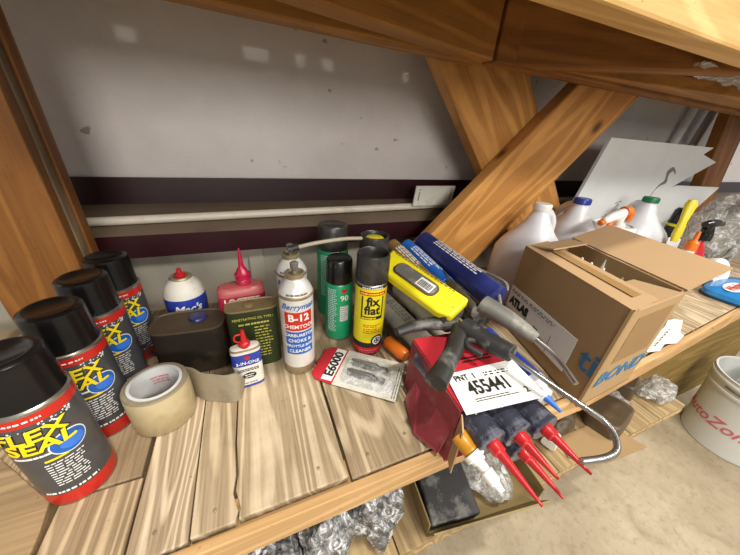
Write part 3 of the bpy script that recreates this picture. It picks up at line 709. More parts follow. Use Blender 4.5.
# ------------------------------------------------------------------ glue blister card
P = [Vector(p) for p in ((.064, .347), (.098, .424), (.218, .322), (.179, .261))] if False else None
t = thing('glue_blister_card', (.1385, .3400, .0045), 'red and clear glue blister card lying in front of the yellow can', 'glue pack', rot=(R(1.5), R(-1.0), R(-38.5)))
# card local frame: x from header to foot, y across
LX, LY = .150, .084
bm = B(); prism(bm, [(-.072, -.030), (-.060, -.041), (-.03, -.042), (-.03, .042), (-.060, .041), (-.072, .030)], -.0004, .0004); obj('card_header', bm, 'red_card', t, smooth=False)
bm = B(); box(bm, (-.0298, -.042, -.0004), (.078, .042, .0003)); obj('card_back', bm, 'white_dirty', t, smooth=False)
bm = B(); loft(bm, [(.0004, .047, .031, 6, .024, -.002), (.008, .045, .029, 6, .024, -.002), (.0115, .041, .025, 6, .024, -.002)], 40); obj('blister', bm, 'blister', t)
for k, (y, L) in enumerate(((.010, .068), (-.014, .068))):
    bm = B(); m = axis_matrix((-.012, y, .0065), (-.012+L, y, .0065))
    loft(bm, [(0, .0015, .0100, 2, 0, 0), (.008, .0035, .0098, 2, 0, 0), (.045, .0052, .0090, 2, 0, 0), (.050, .0038, .0045, 2, 0, 0)], 24, m); o = obj('glue_tube', bm, 'tube_grey', t)
    bm = B(); lathe(bm, [(0, .049), (.005, .049), (.0048, .064), (.003, .066), (0, .066)], 20, m); obj('tube_cap', bm, 'black', o)
    bm = lines_bm(.004, .042, [.004, 0, -.004], .0016, .25, .006); obj('tube_print', lay(bm, (-.012, y, .0122), (1, 0, 0), (0, 1, 0)), 'grey_ink', o, smooth=False)
bm = rect_bm(-.038, -.0095, .038, .0095); obj('name_strip', lay(bm, (-.042, .001, .0005), (0, 1, 0), (-1, 0, 0), .0002), 'white', t, smooth=False)
obj('name_lettering', lay(text_bm('E6000', .0225, .03, sx=1.04), (-.042, .001, .0005), (0, 1, 0), (-1, 0, 0), .0006), 'ink', t, smooth=False)
bm = lines_bm(-.038, .038, [.0, -.004, -.009], .0018, .2, .006); obj('small_print', lay(bm, (.071, 0, .0004), (0, 1, 0), (-1, 0, 0), .0002), 'grey_ink', t, smooth=False)

# ------------------------------------------------------------------ cartridges helpers
def cartridge(name, p0, p1, r, mats, label, cat='cartridge', group=None, noz=None, nozm='red_plastic', nozlen=.067, printm='white', up=(0, 0, 1), collar=None, plunger='white_dirty'):
    """tube from rear p0 to nozzle shoulder p1"""
    t = thing_axis(name, p0, p1, label, cat, group, up)
    L = (Vector(p1)-Vector(p0)).length; bm = B()
    lathe(bm, [(r*.86, .010), (r*.86, 0), (r, 0, 0), (r, .006, 0), (r, L-.004, 0), (r*1.03, L-.0035, 0), (r*1.03, L-.001, 0), (r*.95, L, 0), (r*.4, L-.0005, 0), (0, L-.0005)], 36)
    obj('tube_body', bm, mats, t)
    bm = B(); lathe(bm, [(r*.859, .008), (r*.6, .009), (0, .006)], 28); obj('plunger', bm, plunger, t)
    if collar:
        bm = B(); lathe(bm, [(0, L-.001), (r*.55, L-.001), (r*.55, L+.012), (r*.45, L+.013), (0, L+.013)], 28); obj('collar', bm, collar, t)
    if noz:
        bm = B(); lathe(bm, [(0, L-.002), (r*.42, L-.002), (r*.45, L+.002), (.0082, L+.003), (.0078, L+.010), (.0058, L+.012), (.0014, L+nozlen), (0, L+nozlen)], 24); obj('nozzle', bm, nozm, t)
    if printm:
        bm = lines_bm(-L*.30, L*.34, [.010-.005*k for k in range(5)], .0022, .25, .012)
        # print runs along the tube
        for v in bm.verts:
            x, y, z = v.co; a = PI/2 + y/r + PI*0
            v.co = Vector(((r+.0004+z)*math.cos(a), (r+.0004+z)*math.sin(a), L*.5+x))
        obj('tube_print', bm, printm, t, smooth=False)
    return t
# pile of tubes behind the guns
cartridge('caulk_tube', (.342, .500, .170), (.366, .292, .1430), .0225, 'blue_dark', 'thick dark blue caulk tube at the top right of the pile by the brace', noz=False, printm='white', group='tubes in the caulk pile')
cartridge('caulk_tube', (.303, .503, .162), (.318, .368, .136), .0155, 'blue_print', 'slim bright blue caulk tube between the yellow pack and the dark blue tube', noz=False, printm='white', group='tubes in the caulk pile', collar='white_dirty')
cartridge('caulk_tube', (.266, .500, .166), (.285, .380, .138), .0160, 'gold', 'gold-brown printed caulk tube tucked behind the yellow pack', noz=False, printm='white', group='tubes in the caulk pile')
cartridge('caulk_tube', (.256, .500, .030), (.270, .335, .030), .0225, 'grey_label', 'grey labelled caulk tube lying on the planks below the yellow pack', noz=False, printm='grey_ink', group='tubes in the caulk pile')
cartridge('caulk_tube', (.315, .520, .046), (.322, .320, .046), .0245, 'white_dirty', 'dirty white caulk tube at the bottom of the pile, under the slimmer blue tube', noz=False, printm='grey_ink', group='tubes in the caulk pile')
cartridge('caulk_tube', (.372, .520, .0255), (.385, .305, .0255), .0245, 'blue_deep', 'blue caulk tube lying on the planks beneath the dark blue tube', noz=False, printm='white', group='tubes in the caulk pile')
cartridge('caulk_tube', (.360, .520, .085), (.374, .315, .085), .0245, 'black_matte', 'black caulk tube in the middle of the pile under the dark blue tube', noz=False, printm='grey_ink', group='tubes in the caulk pile')
t = thing_axis('squeeze_bottle', (.216, .385, .016), (.236, .325, .015), 'small bottle with an orange cap between the yellow can and red carton', 'bottle')
bm = B(); lathe(bm, [(0, 0), (.009, 0), (.012, .004), (.013, .045), (.010, .053), (0, .055)], 28); obj('cap', bm, 'orange', t)
bm = B(); lathe(bm, [(0, -.05), (.013, -.048), (.014, -.01), (.010, -.001), (0, 0)], 28); obj('bottle_body', bm, 'black_matte', t)

# yellow windowed pack
P0, P1, P2, P3 = [Vector(p)+Vector((-.001, -.003, .006)) for p in ((.226, .450, .190), (.295, .302, .154), (.244, .268, .139), (.200, .388, .156))]
xd = ((P1-P0)+(P2-P3)).normalized(); yd0 = ((P0-P3)+(P1-P2)); zd = xd.cross(yd0).normalized(); yd = zd.cross(xd)
ctr = (P0+P1+P2+P3)/4
m = Matrix((xd, yd, zd)).transposed().to_4x4(); m.translation = ctr
t = thing('window_pack', ctr, 'bright yellow tool pack with a rounded window and barcode, leaning over the caulk pile', 'package', rot=m.to_euler())
hl, hw = .082, .0265
bm = B()
def rr(x0, y0, x1, y1, r, n=6):
    out = []
    for cx, cy, a0 in ((x1-r, y1-r, 0), (x0+r, y1-r, 90), (x0+r, y0+r, 180), (x1-r, y0+r, 270)):
        for k in range(n+1):
            a = R(a0+90*k/n); out.append((cx+r*math.cos(a), cy+r*math.sin(a)))
    return out
outer = [(-hl, -hw*.55), (-hl*.72, -hw), (hl*.75, -hw), (hl, -hw*.7), (hl, hw), (-hl, hw), (-hl*.98, hw*.6)]
prism(bm, outer, -.018, 0); obj('pack_body', bm, 'yellow_plastic', t, bevel=.004)
bm = B(); prism(bm, rr(-.048, -.015, .040, .014, .012), 0, .0012); obj('window_rim', bm, 'brown_pack', t)
bm = B(); prism(bm, rr(-.045, -.0125, .037, .0115, .010), .001, .0035); obj('window_pane', bm, 'dull_steel', t)['label'] = 'rounded clear window over grey contents'
bm = B(); box(bm, (0.003, -.011, .0035), (.032, .008, .0041)); obj('barcode_label', bm, 'white', t, smooth=False)
bm = B()
x = .006
while x < .029: wd = random.choice((.0006, .001, .0015)); box(bm, (x, -.009, .0041), (x+wd, .004, .0044)); x += wd+random.choice((.0008, .0012))
obj('barcode', bm, 'ink', t, smooth=False)
bm = lines_bm(-.07, .06, [0, -.004], .002, .25, .007); obj('edge_print', lay(bm, (0, .026, 0), (1, 0, 0), (0, 1, 0)), 'gold', t, smooth=False)

# ------------------------------------------------------------------ red carton with cartridges
ang = math.atan2(-.018, .11)
t = thing('red_carton', (.262, .215, 0), 'red cardboard cartridge carton with a white numbered label at the deck edge', 'carton', rot=(0, 0, R(-4)))
# local: x across, y depth (front = -y)
hx, y0, y1, H = .0600, -.062, .066, .101
bm = B()
for q in (((-hx, y0, H), (hx, y0, H), (hx, y1, H), (-hx, y1, H)),): slab(bm, q, .002)
obj('top_panel', bm, 'red_card', t, smooth=False)
bm = B(); slab(bm, ((-hx, y0, 0.001), (-hx, y0, H-.002), (-hx, y1, H-.002), (-hx, y1, .001)), -.002); slab(bm, ((hx, y0, .001), (hx, y1, .001), (hx, y1, H-.002), (hx, y0, H-.002)), -.002)
slab(bm, ((-hx, y1, .001), (-hx, y1, H-.002), (hx, y1, H-.002), (hx, y1, .001)), -.002); box(bm, (-hx, y0, .0008), (hx, y1, .0025))
obj('side_panels', bm, 'red_card_side', t, smooth=False)
bm = B(); Q = [(-hx-.001, y0+.004, .070), (-hx-.001, y1-.03, .050), (-hx-.016, y1-.03, .010), (-hx-.026, y0+.045, .004), (-hx-.010, y0+.008, .010)]
slab(bm, Q, .0018); obj('torn_flap', bm, 'red_card_side', t, smooth=False)
bm = B(); slab(bm, ((-hx+.0, y0-.001, .095), (-hx+.0, y0-.001, .01), (-hx-.004, y0-.016, .004), (-hx-.006, y0-.016, .085)), .0018); obj('front_flap', bm, 'card_light', t, smooth=False)
# label over the front top edge
bm = B(); slab(bm, ((-.060, y0-.008, H+.0022), (.056, y0-.012, H+.0022), (.058, y0+.052, H+.0030), (-.052, y0+.050, H+.0030)), .0008); obj('paper_label', bm, 'paper', t, smooth=False)
bm = moved(text_bm('PNT  1', .0125, .01, sx=.85), -.028, .016); join_bm(bm, moved(text_bm('455441', .0275, .02, sx=.74), -.004, -.002)); join_bm(bm, moved(text_bm('2', .012, .01), .040, -.018))
join_bm(bm, moved(lines_bm(-.035, .03, [0, -.003], .001, .2, .005), 0, -.0165)); join_bm(bm, moved(lines_bm(.0, .045, [0, -.004], .0015, .5, .008), 0, .018))
obj('label_print', lay(bm, (-.002, y0+.022, H+.0029), (1, -.03, 0), (0.02, 1, .012), .0005), 'ink', t, smooth=False)
bm = lines_bm(-.03, .03, [.004, -.002], .0028, .15, .006, 'C'); obj('carton_print', lay(bm, (.010, y0+.068, H), (1, 0, 0), (0, 1, 0)), 'ink', t, smooth=False)

grp = 'black cartridges with red nozzles'
for k, (sx_, sz, lab) in enumerate(((.2165, .074, 'black cartridge with red nozzle, leftmost of the four in the red carton'),
                                    (.2560, .072, 'black sealant cartridge with red nozzle, second from the left in the red carton'),
                                    (.2760, .033, 'black sealant cartridge with red nozzle, lowest one of the four, under the others'),
                                    (.2950, .072, 'black sealant cartridge with red nozzle, rightmost of the four in the red carton'))):
    a = (sx_+.001, .268, sz+.004); b_ = (sx_+.006, .124-.002*k, sz)
    cartridge('sealant_cartridge', a, b_, .0188, 'dark_bag', lab, group=grp, noz=True, nozlen=(.064, .050, .055, .055)[k], printm='white' if k != 2 else None)
t = cartridge('amber_cartridge', (.196, .150, .068), (.201, .130, .062), .0100, 'amber', 'amber cartridge with a chunky white screw nozzle beside the red nozzles', noz=False, printm=None)
L = .0229
bm = B(); lathe(bm, [(0, L-.001), (.0120, L-.001), (.0120, L+.005), (.0085, L+.007), (.0085, L+.010), (.0058, L+.011), (.0056, L+.019), (.0075, L+.020), (.0072, L+.032), (.0048, L+.034), (.0034, L+.042), (0, L+.042)], 28); obj('screw_nozzle', bm, 'white', t)
t = cartridge('blue_cartridge', (.372, .300, .052), (.369, .190, .050), .0220, 'blue_deep', 'blue cartridge with a clear collar and blue tip between red carton and large box', noz=False, printm=None)
L = .110
bm = B(); lathe(bm, [(0, L-.002), (.0222, L-.004), (.0224, L+.010), (.018, L+.014), (.0135, L+.016), (.0135, L+.026), (.007, L+.028), (0, L+.028)], 28); obj('collar', bm, 'clear_white', t)
bm = B(); lathe(bm, [(0, L+.027), (.0062, L+.027), (.0045, L+.035), (.002, L+.052), (0, L+.052)], 20); obj('tip', bm, 'blue_light', t)

# ------------------------------------------------------------------ caulk guns
t = thing('caulk_gun', (.296, .245, .115), 'black caulk gun on the red carton, with bent steel rod hooking past the deck edge', 'caulk gun')
O = Vector((.296, .245, .115))
def loc(*p): return [Vector(q)-O for q in p]
bm = B(); tube(bm, loc((.275, .262, .128), (.284, .225, .128), (.296, .188, .132)), [.0165, .0155, .0150, .0135], 14, flat=.85); obj('gun_body', bm, 'black_matte', t, bevel=.001)
bm = B(); tube(bm, loc((.272, .262, .124), (.244, .236, .121), (.212, .212, .1185), (.180, .190, .1175)), [.014, .0125, .0125, .0145], 14, flat=.8); obj('handle', bm, 'black_matte', t)
bm = B(); tube(bm, loc((.274, .275, .124), (.242, .288, .121), (.214, .293, .119), (.178, .290, .117)), [.0135, .0120, .0100, .0075], 14, flat=.8); obj('trigger', bm, 'black_matte', t)
bm = B(); tube(bm, loc((.280, .22, .128), (.262, .235, .126), (.254, .225, .125), (.262, .205, .124)), [.004, .005, .004], 10); obj('trigger_guard', bm, 'black_matte', t)
bm = B(); tube(bm, loc((.274, .30, .1285), (.290, .179, .133), (.304, .130, .129), (.315, .098, .1255), (.3205, .082, .1225), (.316, .069, .120), (.303, .0595, .119), (.285, .0585, .119), (.258, .0645, .119)), .0033, 12, n=10); obj('push_rod', bm, 'steel', t)
bm = B(); lathe(bm, [(.006, 0), (.0245, 0), (.0255, .002), (.0255, .007), (.0245, .009), (.006, .009)], 32, axis_matrix(loc((.273, .282, .1275))[0], loc((.270, .292, .1275))[0])); obj('yoke_plate', bm, 'black_matte', t)
bm = B()
tube(bm, loc((.273, .290, .150), (.266, .330, .150)), .003, 8, False); obj('frame_rail', bm, 'black_matte', t)

t = thing('skeleton_caulk_gun', (.335, .30, .14), 'dull grey metal caulk gun with cradle rails, lying right of the black one', 'caulk gun')
O = Vector((.335, .30, .14))
# half pipe cradle
bm = B(); m = axis_matrix(loc((.338, .405, .148))[0], loc((.326, .276, .140))[0])
secs = []
for z, r in ((0, .024), (.03, .0245), (.09, .0235), (.128, .020)):
    secs.append([(z, r, 0), (z, r-.0014, 1)])
n = 14
ri, ro = [], []
for z, r in ((0, .012), (.02, .020), (.06, .0225), (.128, .0235)):
    ro.append([bm.verts.new(m @ Vector((r*math.cos(R(150+150*k/n)), r*math.sin(R(150+150*k/n)), z))) for k in range(n+1)])
    ri.append([bm.verts.new(m @ Vector(((r-.0016)*math.cos(R(150+150*k/n)), (r-.0016)*math.sin(R(150+150*k/n)), z))) for k in range(n+1)])
for i in range(3):
    for k in range(n):
        bm.faces.new((ro[i][k], ro[i][k+1], ro[i+1][k+1], ro[i+1][k])); bm.faces.new((ri[i][k], ri[i+1][k], ri[i+1][k+1], ri[i][k+1]))
    for k in (0, n): bm.faces.new((ro[i][k], ro[i+1][k], ri[i+1][k], ri[i][k]))
for i in (0, 3):
    for k in range(n): bm.faces.new((ro[i][k], ri[i][k], ri[i][k+1], ro[i][k+1]))
obj('cradle', bm, 'dull_steel', t)
bm = B(); tube(bm, loc((.322, .280, .148), (.336, .245, .143), (.346, .215, .138), (.352, .200, .134)), [.0175, .0165, .0130, .009], 18, flat=.8); obj('grip_housing', bm, 'dull_steel', t)
bm = B(); tube(bm, loc((.350, .208, .135), (.356, .170, .128), (.344, .130, .121)), .0032, 10); obj('push_rod', bm, 'steel', t)
bm = B(); tube(bm, loc((.380, .365, .162), (.392, .345, .160), (.402, .318, .156), (.392, .300, .152), (.375, .300, .150), (.352, .272, .146)), .0028, 8); obj('wire_yoke', bm, 'dull_steel', t)

# ------------------------------------------------------------------ large cardboard box
t = thing('cardboard_box', (.563, .275, 0), 'large open brown cardboard box with blue lettering and shipping label at the deck edge', 'box')
O = Vector((.563, .275, 0))
A_, B_, C_, D_ = Vector((.455, .155, 0)), Vector((.612, .165, 0)), Vector((.672, .395, 0)), Vector((.515, .385, 0)); HH = .190
Z = Vector((0, 0, 1))
def wallp(p, q, name):
    bm = B(); a = p-O; b = q-O; slab(bm, (a+Z*.001, b+Z*.001, b+Z*HH, a+Z*HH), .004); return obj(name, bm, 'card', t, smooth=False)
wallp(A_, B_, 'side_panel'); wallp(B_, C_, 'side_panel'); wallp(C_, D_, 'side_panel'); wallp(D_, A_, 'side_panel')
bm = B(); prism(bm, [(p-O)[:2] for p in (A_, B_, C_, D_)], .001, .004); obj('bottom_panel', bm, 'card', t, smooth=False)
ux = (B_-A_).normalized(); uy = (D_-A_).normalized()
def flap(name, p, q, dirv, ln, rise, inset=.0, mat='card_light', th=.003, tip=0):
    a = p-O+Z*(HH+.0005); b = q-O+Z*(HH+.0005); e = (b-a).normalized(); d = dirv*ln+Z*rise
    bm = B(); slab(bm, (a+e*inset, b-e*inset, b-e*(inset+tip)+d, a+e*(inset+tip)+d), th); return obj(name, bm, mat, t, smooth=False)
flap('left_flap', D_, A_, ux, .066, .004, .002)
flap('right_flap', B_, C_, (ux*1.0+uy*(-.06)), .122, .024, .0)
flap('front_flap', A_, B_, uy, .070, -.012, .012, tip=.01)
flap('back_flap', C_, D_, -uy, .055, .012, .010, tip=.015)
bm = B(); slab(bm, [p-O+Z*(HH+.0042) for p in (D_+ux*.030-uy*.02, A_+ux*.030+uy*.02, A_+ux*.052+uy*.02, D_+ux*.052-uy*.02)], .0004); obj('packing_tape', bm, 'card_tape', t, smooth=False)
bm = B()
lf = -ux
def on_left(bm_, u, z): return lay(bm_, D_-O+(A_-D_).normalized()*u+Z*z, (A_-D_), Z, .0006)
obj('shipping_label', on_left(rect_bm(.002, .030, .188, .100, .0004), 0, 0), 'paper', t, smooth=False)
bm = moved(text_bm('ATLAS', .024, .07, sx=.86), .040, .068)
for y in (.092, .088): join_bm(bm, moved(lines_bm(.008, .17, [0], .0016, .4, .012), 0, y))
join_bm(bm, rect_bm(.095, .052, .108, .058)); join_bm(bm, rect_bm(.002, .0475, .186, .0482)); join_bm(bm, rect_bm(.07, .048, .0706, .078)); join_bm(bm, rect_bm(.14, .032, .1406, .07))
obj('label_print', bm, 'ink', t, smooth=False)
bm = B()
for y in (.080, .075, .062, .042, .036): join_bm(bm, moved(lines_bm(.075, .18, [0], .0016, .35, .010), 0, y))
join_bm(bm, rect_bm(.165, .050, .180, .068))
obj('label_small_print', on_left(bm, 0, 0), 'grey_ink', t, smooth=False)
obj('brand_lettering', on_left(moved(text_bm('ti', .058, .012, sx=1.0), .219, .080), 0, 0), 'tb_blue', t, smooth=False)
bm = text_bm('BOND', .038, .02, .2, sx=1.3); obj('brand_lettering', lay(bm, A_-O+ux*.082+Z*.054, ux, Z, .0006), 'tb_blue', t, smooth=False)
bm = rect_bm(.03, .085, .14, .172); obj('window_print', lay(bm, A_-O, ux, Z, .0003), 'card_brown', t, smooth=False)
# fix: lay label_print onto the left panel
for o in children(t):
    if o.name.startswith('label_print'):
        x = (A_-D_).normalized(); nn = x.cross(Z).normalized(); og = D_-O
        for v in o.data.vertices: c = v.co.copy(); v.co = og + x*c.x + Z*c.y + nn*(c.z+.0012)
# white nozzles inside the carton
for i, (x, y) in enumerate(((.585, .27), (.60, .30), (.635, .255), (.645, .30), (.56, .25), (.62, .33))):
    tt = thing('adhesive_tube', (x, y, .0045), 'white adhesive tube standing inside the open cardboard box, tip up', 'cartridge', 'tubes inside the cardboard box')
    bm = B(); lathe(bm, [(0, 0), (.0135, 0), (.014, .003), (.014, .140), (.012, .146), (0, .147)], 24); obj('tube_body', bm, 'white_dirty', tt)
    bm = B(); lathe(bm, [(0, .146), (.005, .146), (.004, .16), (.0018, .180-.004*(i % 3)), (0, .180-.004*(i % 3))], 16); obj('nozzle', bm, 'white', tt)

# ------------------------------------------------------------------ jugs, spray bottle
def jug(capm):
    t = thing('plastic_jug', (0, 0, 0), '', 'jug')
    bm = B(); r = .0745
    S = [(0.001, r-.008, r-.008, 3.2), (.006, r-.001, r-.001, 3.4), (.02, r, r, 3.4), (.06, r, r, 3.4), (.063, r-.002, r-.002, 3.4), (.066, r, r, 3.4), (.10, r, r, 3.4), (.135, r-.001, r-.001, 3.2), (.155, r-.010, r-.010, 2.9), (.180, r-.030, r-.030, 2.5), (.205, r-.046, r-.046, 2.2), (.222, .0215, .0215, 2), (.226, .0185, .0185, 2), (.238, .0185, .0185, 2)]
    loft(bm, [(z, a, b, n, 0, 0) for z, a, b, n in S], 48); obj('jug_body', bm, 'jug', t)
    bm = B(); tube(bm, [(.017, 0, .224), (.045, 0, .219), (.072, 0, .195), (.078, 0, .16), (.068, 0, .135)], [.009, .010, .0105, .010, .009], 12); obj('handle', bm, 'jug', t)
    bm = B(); lathe(bm, [(.0195, .231), (.0200, .2315), (.0200, .244), (.0185, .246), (0, .246)], 36)
    for k in range(24):
        a = 2*PI*k/24; box(bm, (-.0006, .0198, .232), (.0006, .0207, .2435), Matrix.Rotation(a, 4, 'Z'))
    obj('cap', bm, capm, t)
    return t
j = jug('white'); j.location = (.640, .469, .0005); j.rotation_euler = (0, 0, R(10)); j.scale = (.96, .96, 1.03); j['label'] = 'white milky jug with white cap, next to the crossed braces behind the cardboard box'; j['group'] = 'milky plastic jugs'
j = jug('blue_white'); j.location = (.828, .500, .0005); j.rotation_euler = (0, 0, R(70)); j.scale = (1, 1, 1.04); j['label'] = 'milky jug with the dark blue cap standing in front of the foam board'; j['group'] = 'milky plastic jugs'
t = jug('green_cap'); t.location = (1.130, .490, .0005); t.rotation_euler = (0, 0, R(60)); t.scale = (1, 1, 1.04); t['label'] = 'milky jug with the green cap, behind the raised flap of the cardboard box'; t['group'] = 'milky plastic jugs'
t = thing('white_tub', (.975, .480, 0), 'round white lidded tub between the blue capped and green capped jugs', 'tub')
bm = B(); lathe(bm, [(0, .001), (.045, .001), (.05, .004), (.052, .17), (0, .17)], 40); obj('tub_body', bm, 'jug', t)
bm = B(); lathe(bm, [(.053, .165), (.0555, .166), (.0555, .182), (.053, .1855), (.046, .1855), (.044, .182), (0, .182)], 44); obj('lid', bm, 'white', t)
def trigger_bottle(loc_, rz, bodym, headm, trigm, hb, rb, label, tilt=0):
    t = thing('trigger_spray_bottle', loc_, label, 'spray bottle', rot=(0, tilt, rz))
    bm = B(); lathe(bm, [(0, .001), (rb-.003, .001), (rb, .004), (rb, hb*.68), (rb*.85, hb*.8), (rb*.42, hb*.93), (rb*.38, hb), (0, hb)], 36, sy=.8); obj('bottle_body', bm, bodym, t)
    bm = B(); lathe(bm, [(rb*.42, hb-.004), (rb*.48, hb-.003), (rb*.48, hb+.014), (rb*.36, hb+.016), (0, hb+.016)], 24); obj('collar', bm, headm, t)
    bm = B(); tube(bm, [(0, 0, hb+.012), (0, 0, hb+.030), (.006, 0, hb+.040)], [.009, .011, .012], 12, n=4)
    tube(bm, [(.022, 0, hb+.042), (0, 0, hb+.042), (-.028, 0, hb+.045), (-.048, 0, hb+.043)], [.008, .0125, .011, .008], 12, n=4); obj('sprayer_head', bm, headm, t)
    bm = B(); tube(bm, [(-.020, 0, hb+.036), (-.030, 0, hb+.020), (-.042, 0, hb+.005), (-.044, 0, hb-.010)], [.005, .006, .005, .004], 10, n=5, flat=1.3); obj('trigger', bm, trigm, t)
    bm = B(); lathe(bm, [(0, 0), (.007, 0), (.0075, .010), (.005, .012), (0, .012)], 16, axis_matrix((-.047, 0, hb+.043), (-.06, 0, hb+.042))); obj('nozzle', bm, trigm, t)
    if trigm != headm:
        bm = B(); tube(bm, [(.012, 0, hb+.044), (.026, 0, hb+.040), (.034, 0, hb+.026), (.030, 0, hb+.010)], [.0125, .011, .008, .005], 12, n=4); obj('rear_cover', bm, trigm, t)
    return t
trigger_bottle((.915, .394, .0150), R(-5), 'jug', 'white', 'orange', .200, .030, 'clear-white spray bottle with orange trigger and nozzle in front of the foam board', R(-22))
trigger_bottle((1.195, .362, .0005), R(175), 'red_plastic', 'black', 'black', .165, .032, 'red spray bottle with black trigger head at the right of the shelf')
trigger_bottle((1.175, .545, .0005), R(150), 'orange', 'orange', 'orange', .215, .03, 'slim all-orange spray bottle just behind the green capped jug') if False else None

# foam board sheets
FB = [(.90, .002), (.93, .146), (1.001, .406), (1.61, .405), (1.565, .380), (1.69, .357), (1.46, .262), (1.50, .270), (1.84, .262), (1.70, .13), (1.60, .002)]
bm = B()
me_pts = [(x*.983-1.18, .38-(.38-z)*.983-(.006 if z < .01 else 0)) for x, z in FB]
m = Matrix.Rotation(R(90), 4, 'X'); prism(bm, me_pts, -.0045, .0045, m)
t = thing('foam_board', (1.18, .590, 0.001), 'large white foam board with torn notched right edge leaning behind the jugs', 'board', rot=(0, 0, 0))
obj('board_sheet', bm, 'paper_foam', t, smooth=False)
bm = B()
for (x, z, s) in ((-.06, .16, .02), (-.02, .21, .012)):
    for k in range(8):
        dx, dz = random.uniform(-s, s), random.uniform(-s, s); box(bm, (x+dx-.004, -.0049, z+dz-.0016), (x+dx+.004, -.0044, z+dz+.0016))
pts = smooth_path([(.09, 0, .17), (.14, 0, .22), (.17, 0, .27), (.20, 0, .29), (.19, 0, .32), (.215, 0, .335), (.23, 0, .32)], 5)
for i in range(len(pts)-1):
    a, b_ = pts[i], pts[i+1]; wd = .0015+.009*max(0, min(1, (i-8)/8)); slab(bm, ((a.x-wd, -.0049, a.z), (a.x+wd, -.0049, a.z-wd), (b_.x+wd, -.0049, b_.z-wd), (b_.x-wd, -.0049, b_.z)), .0004)
obj('scuff_print', bm, 'grey_ink', t, smooth=False)

# ------------------------------------------------------------------ right hand clutter
t = thing('black_canister', (1.240, .445, 0), 'black canister with a yellow band and domed cap, left of the yellow handled tool', 'canister')
bm = B(); lathe(bm, [(0, .001), (.022, .001), (.0235, .003), (.0235, .175, 1), (.0235, .183, 0), (.023, .19), (0, .19)], 36); obj('canister_body', bm, ['black', 'yellow_plastic'], t)
bm = B(); lathe(bm, [(.021, .189), (.022, .191), (.021, .222), (.016, .230), (0, .232)], 36); obj('cap', bm, 'black', t)
t = thing_axis('putty_knife', (1.115, .375, .002), (1.145, .405, .268), 'yellow handled tool standing upright among the bottles at right', 'hand tool')
bm = B(); box(bm, (-.014, -.001, 0), (.014, .001, .16)); obj('blade', bm, 'steel', t, smooth=False)
bm = B(); loft(bm, [(.15, .008, .006, 3, 0, 0), (.17, .011, .008, 3, 0, 0), (.21, .0085, .007, 3, 0, 0), (.255, .013, .009, 3, 0, 0), (.268, .008, .007, 3, 0, 0)], 24); obj('handle', bm, 'yellow_plastic', t)
t = thing('glue_bottle', (1.060, .330, 0), 'cream and green labelled glue bottle with an orange cap, left of the red spray bottle', 'bottle')
bm = B(); loft(bm, [(.001, .026, .018, 3, 0, 0), (.004, .028, .020, 3, 0, 0), (.05, .028, .020, 3, 0, 0, 1), (.10, .028, .020, 3, 0, 0, 2), (.13, .028, .020, 3, 0, 0, 2), (.15, .014, .013, 2, 0, 0), (.158, .011, .011, 2, 0, 0)], 32); obj('bottle_body', bm, ['white_dirty', 'khaki', 'green_dark'], t)
bm = B(); lathe(bm, [(.013, .156), (.0135, .158), (.0125, .176), (.006, .182), (.0035, .205), (0, .206)], 24); obj('cap', bm, 'orange', t)
t = thing('round_container', (1.37, .345, 0), 'small white round tub lying on its side at the right edge, by the clear bag', 'tub', rot=(R(68), 0, R(-12)))
t.location.z = .048
bm = B(); lathe(bm, [(0, -.02), (.040, -.02), (.042, -.017), (.042, .014), (.040, .018), (0, .018)], 40); obj('tub_body', bm, 'white', t)
bm = B(); lathe(bm, [(0, .018), (.022, .018), (.022, .0195), (0, .0195)], 30); obj('lid_label', bm, 'grey_label', t)
# clear bag of hardware
def blob(name, parent, mat, c, s, amp=.25, seed=0, sub=4, flatz=True):
    bm = B(); bmesh.ops.create_icosphere(bm, subdivisions=sub, radius=1)
    for v in bm.verts:
        n = v.co.normalized(); k = 1+amp*(noise.noise(n*1.7+Vector((seed, 0, 0)))+.5*abs(noise.noise(n*4.5+Vector((0, seed, 0))))-.35*abs(noise.noise(n*9+Vector((seed, seed, 0)))))
        p = Vector((n.x*s[0]*k, n.y*s[1]*k, n.z*s[2]*k))
        if flatz: p.z = max(p.z, -s[2]*.8)
        v.co = p + Vector(c)
    return obj(name, bm, mat, parent)
t = thing('clear_hardware_bag', (1.54, .45, 0), 'crumpled clear plastic bag at the far right end of the deck', 'bag')
blob('bag_film', t, 'bag_clear', (.03, 0, .115), (.125, .075, .14), .28, 3.1)
blob('contents', t, 'brown_pack', (.01, 0, .035), (.07, .045, .038), .3, 5.1)
bm = B(); tube(bm, [(-.09, -.05, .02), (-.05, -.075, .07), (.0, -.07, .11), (.05, -.06, .12)], .004, 8); tube(bm, [(-.07, -.06, .01), (-.02, -.08, .06), (.04, -.075, .08)], .004, 8); obj('cable_loops', bm, 'dull_steel', t)
t = thing('window_cleaner_pouch', (1.36, .272, .0), 'glossy blue pouch with red lettering lying flat at the right edge', 'pouch', rot=(0, 0, R(4)))
bm = B(); loft(bm, [(.001, .105, .052, 4, 0, 0), (.010, .115, .060, 4, 0, 0), (.022, .113, .058, 4, 0, 0), (.032, .095, .045, 4, 0, 0), (.034, .06, .03, 3, 0, 0)], 48); obj('pouch_body', bm, 'windex', t)
bm = disc_bm(0, 0, .060, ry=.022); obj('white_oval', lay(bm, (-.040, .002, .0335), (1, 0, 0), (0, 1, 0), .0006), 'white', t, smooth=False)
obj('lettering', lay(text_bm('Windex', .032, .03, .2), (-.040, .002, .0335), (1, 0, 0), (0, 1, 0), .0012), 'red_plastic', t, smooth=False)

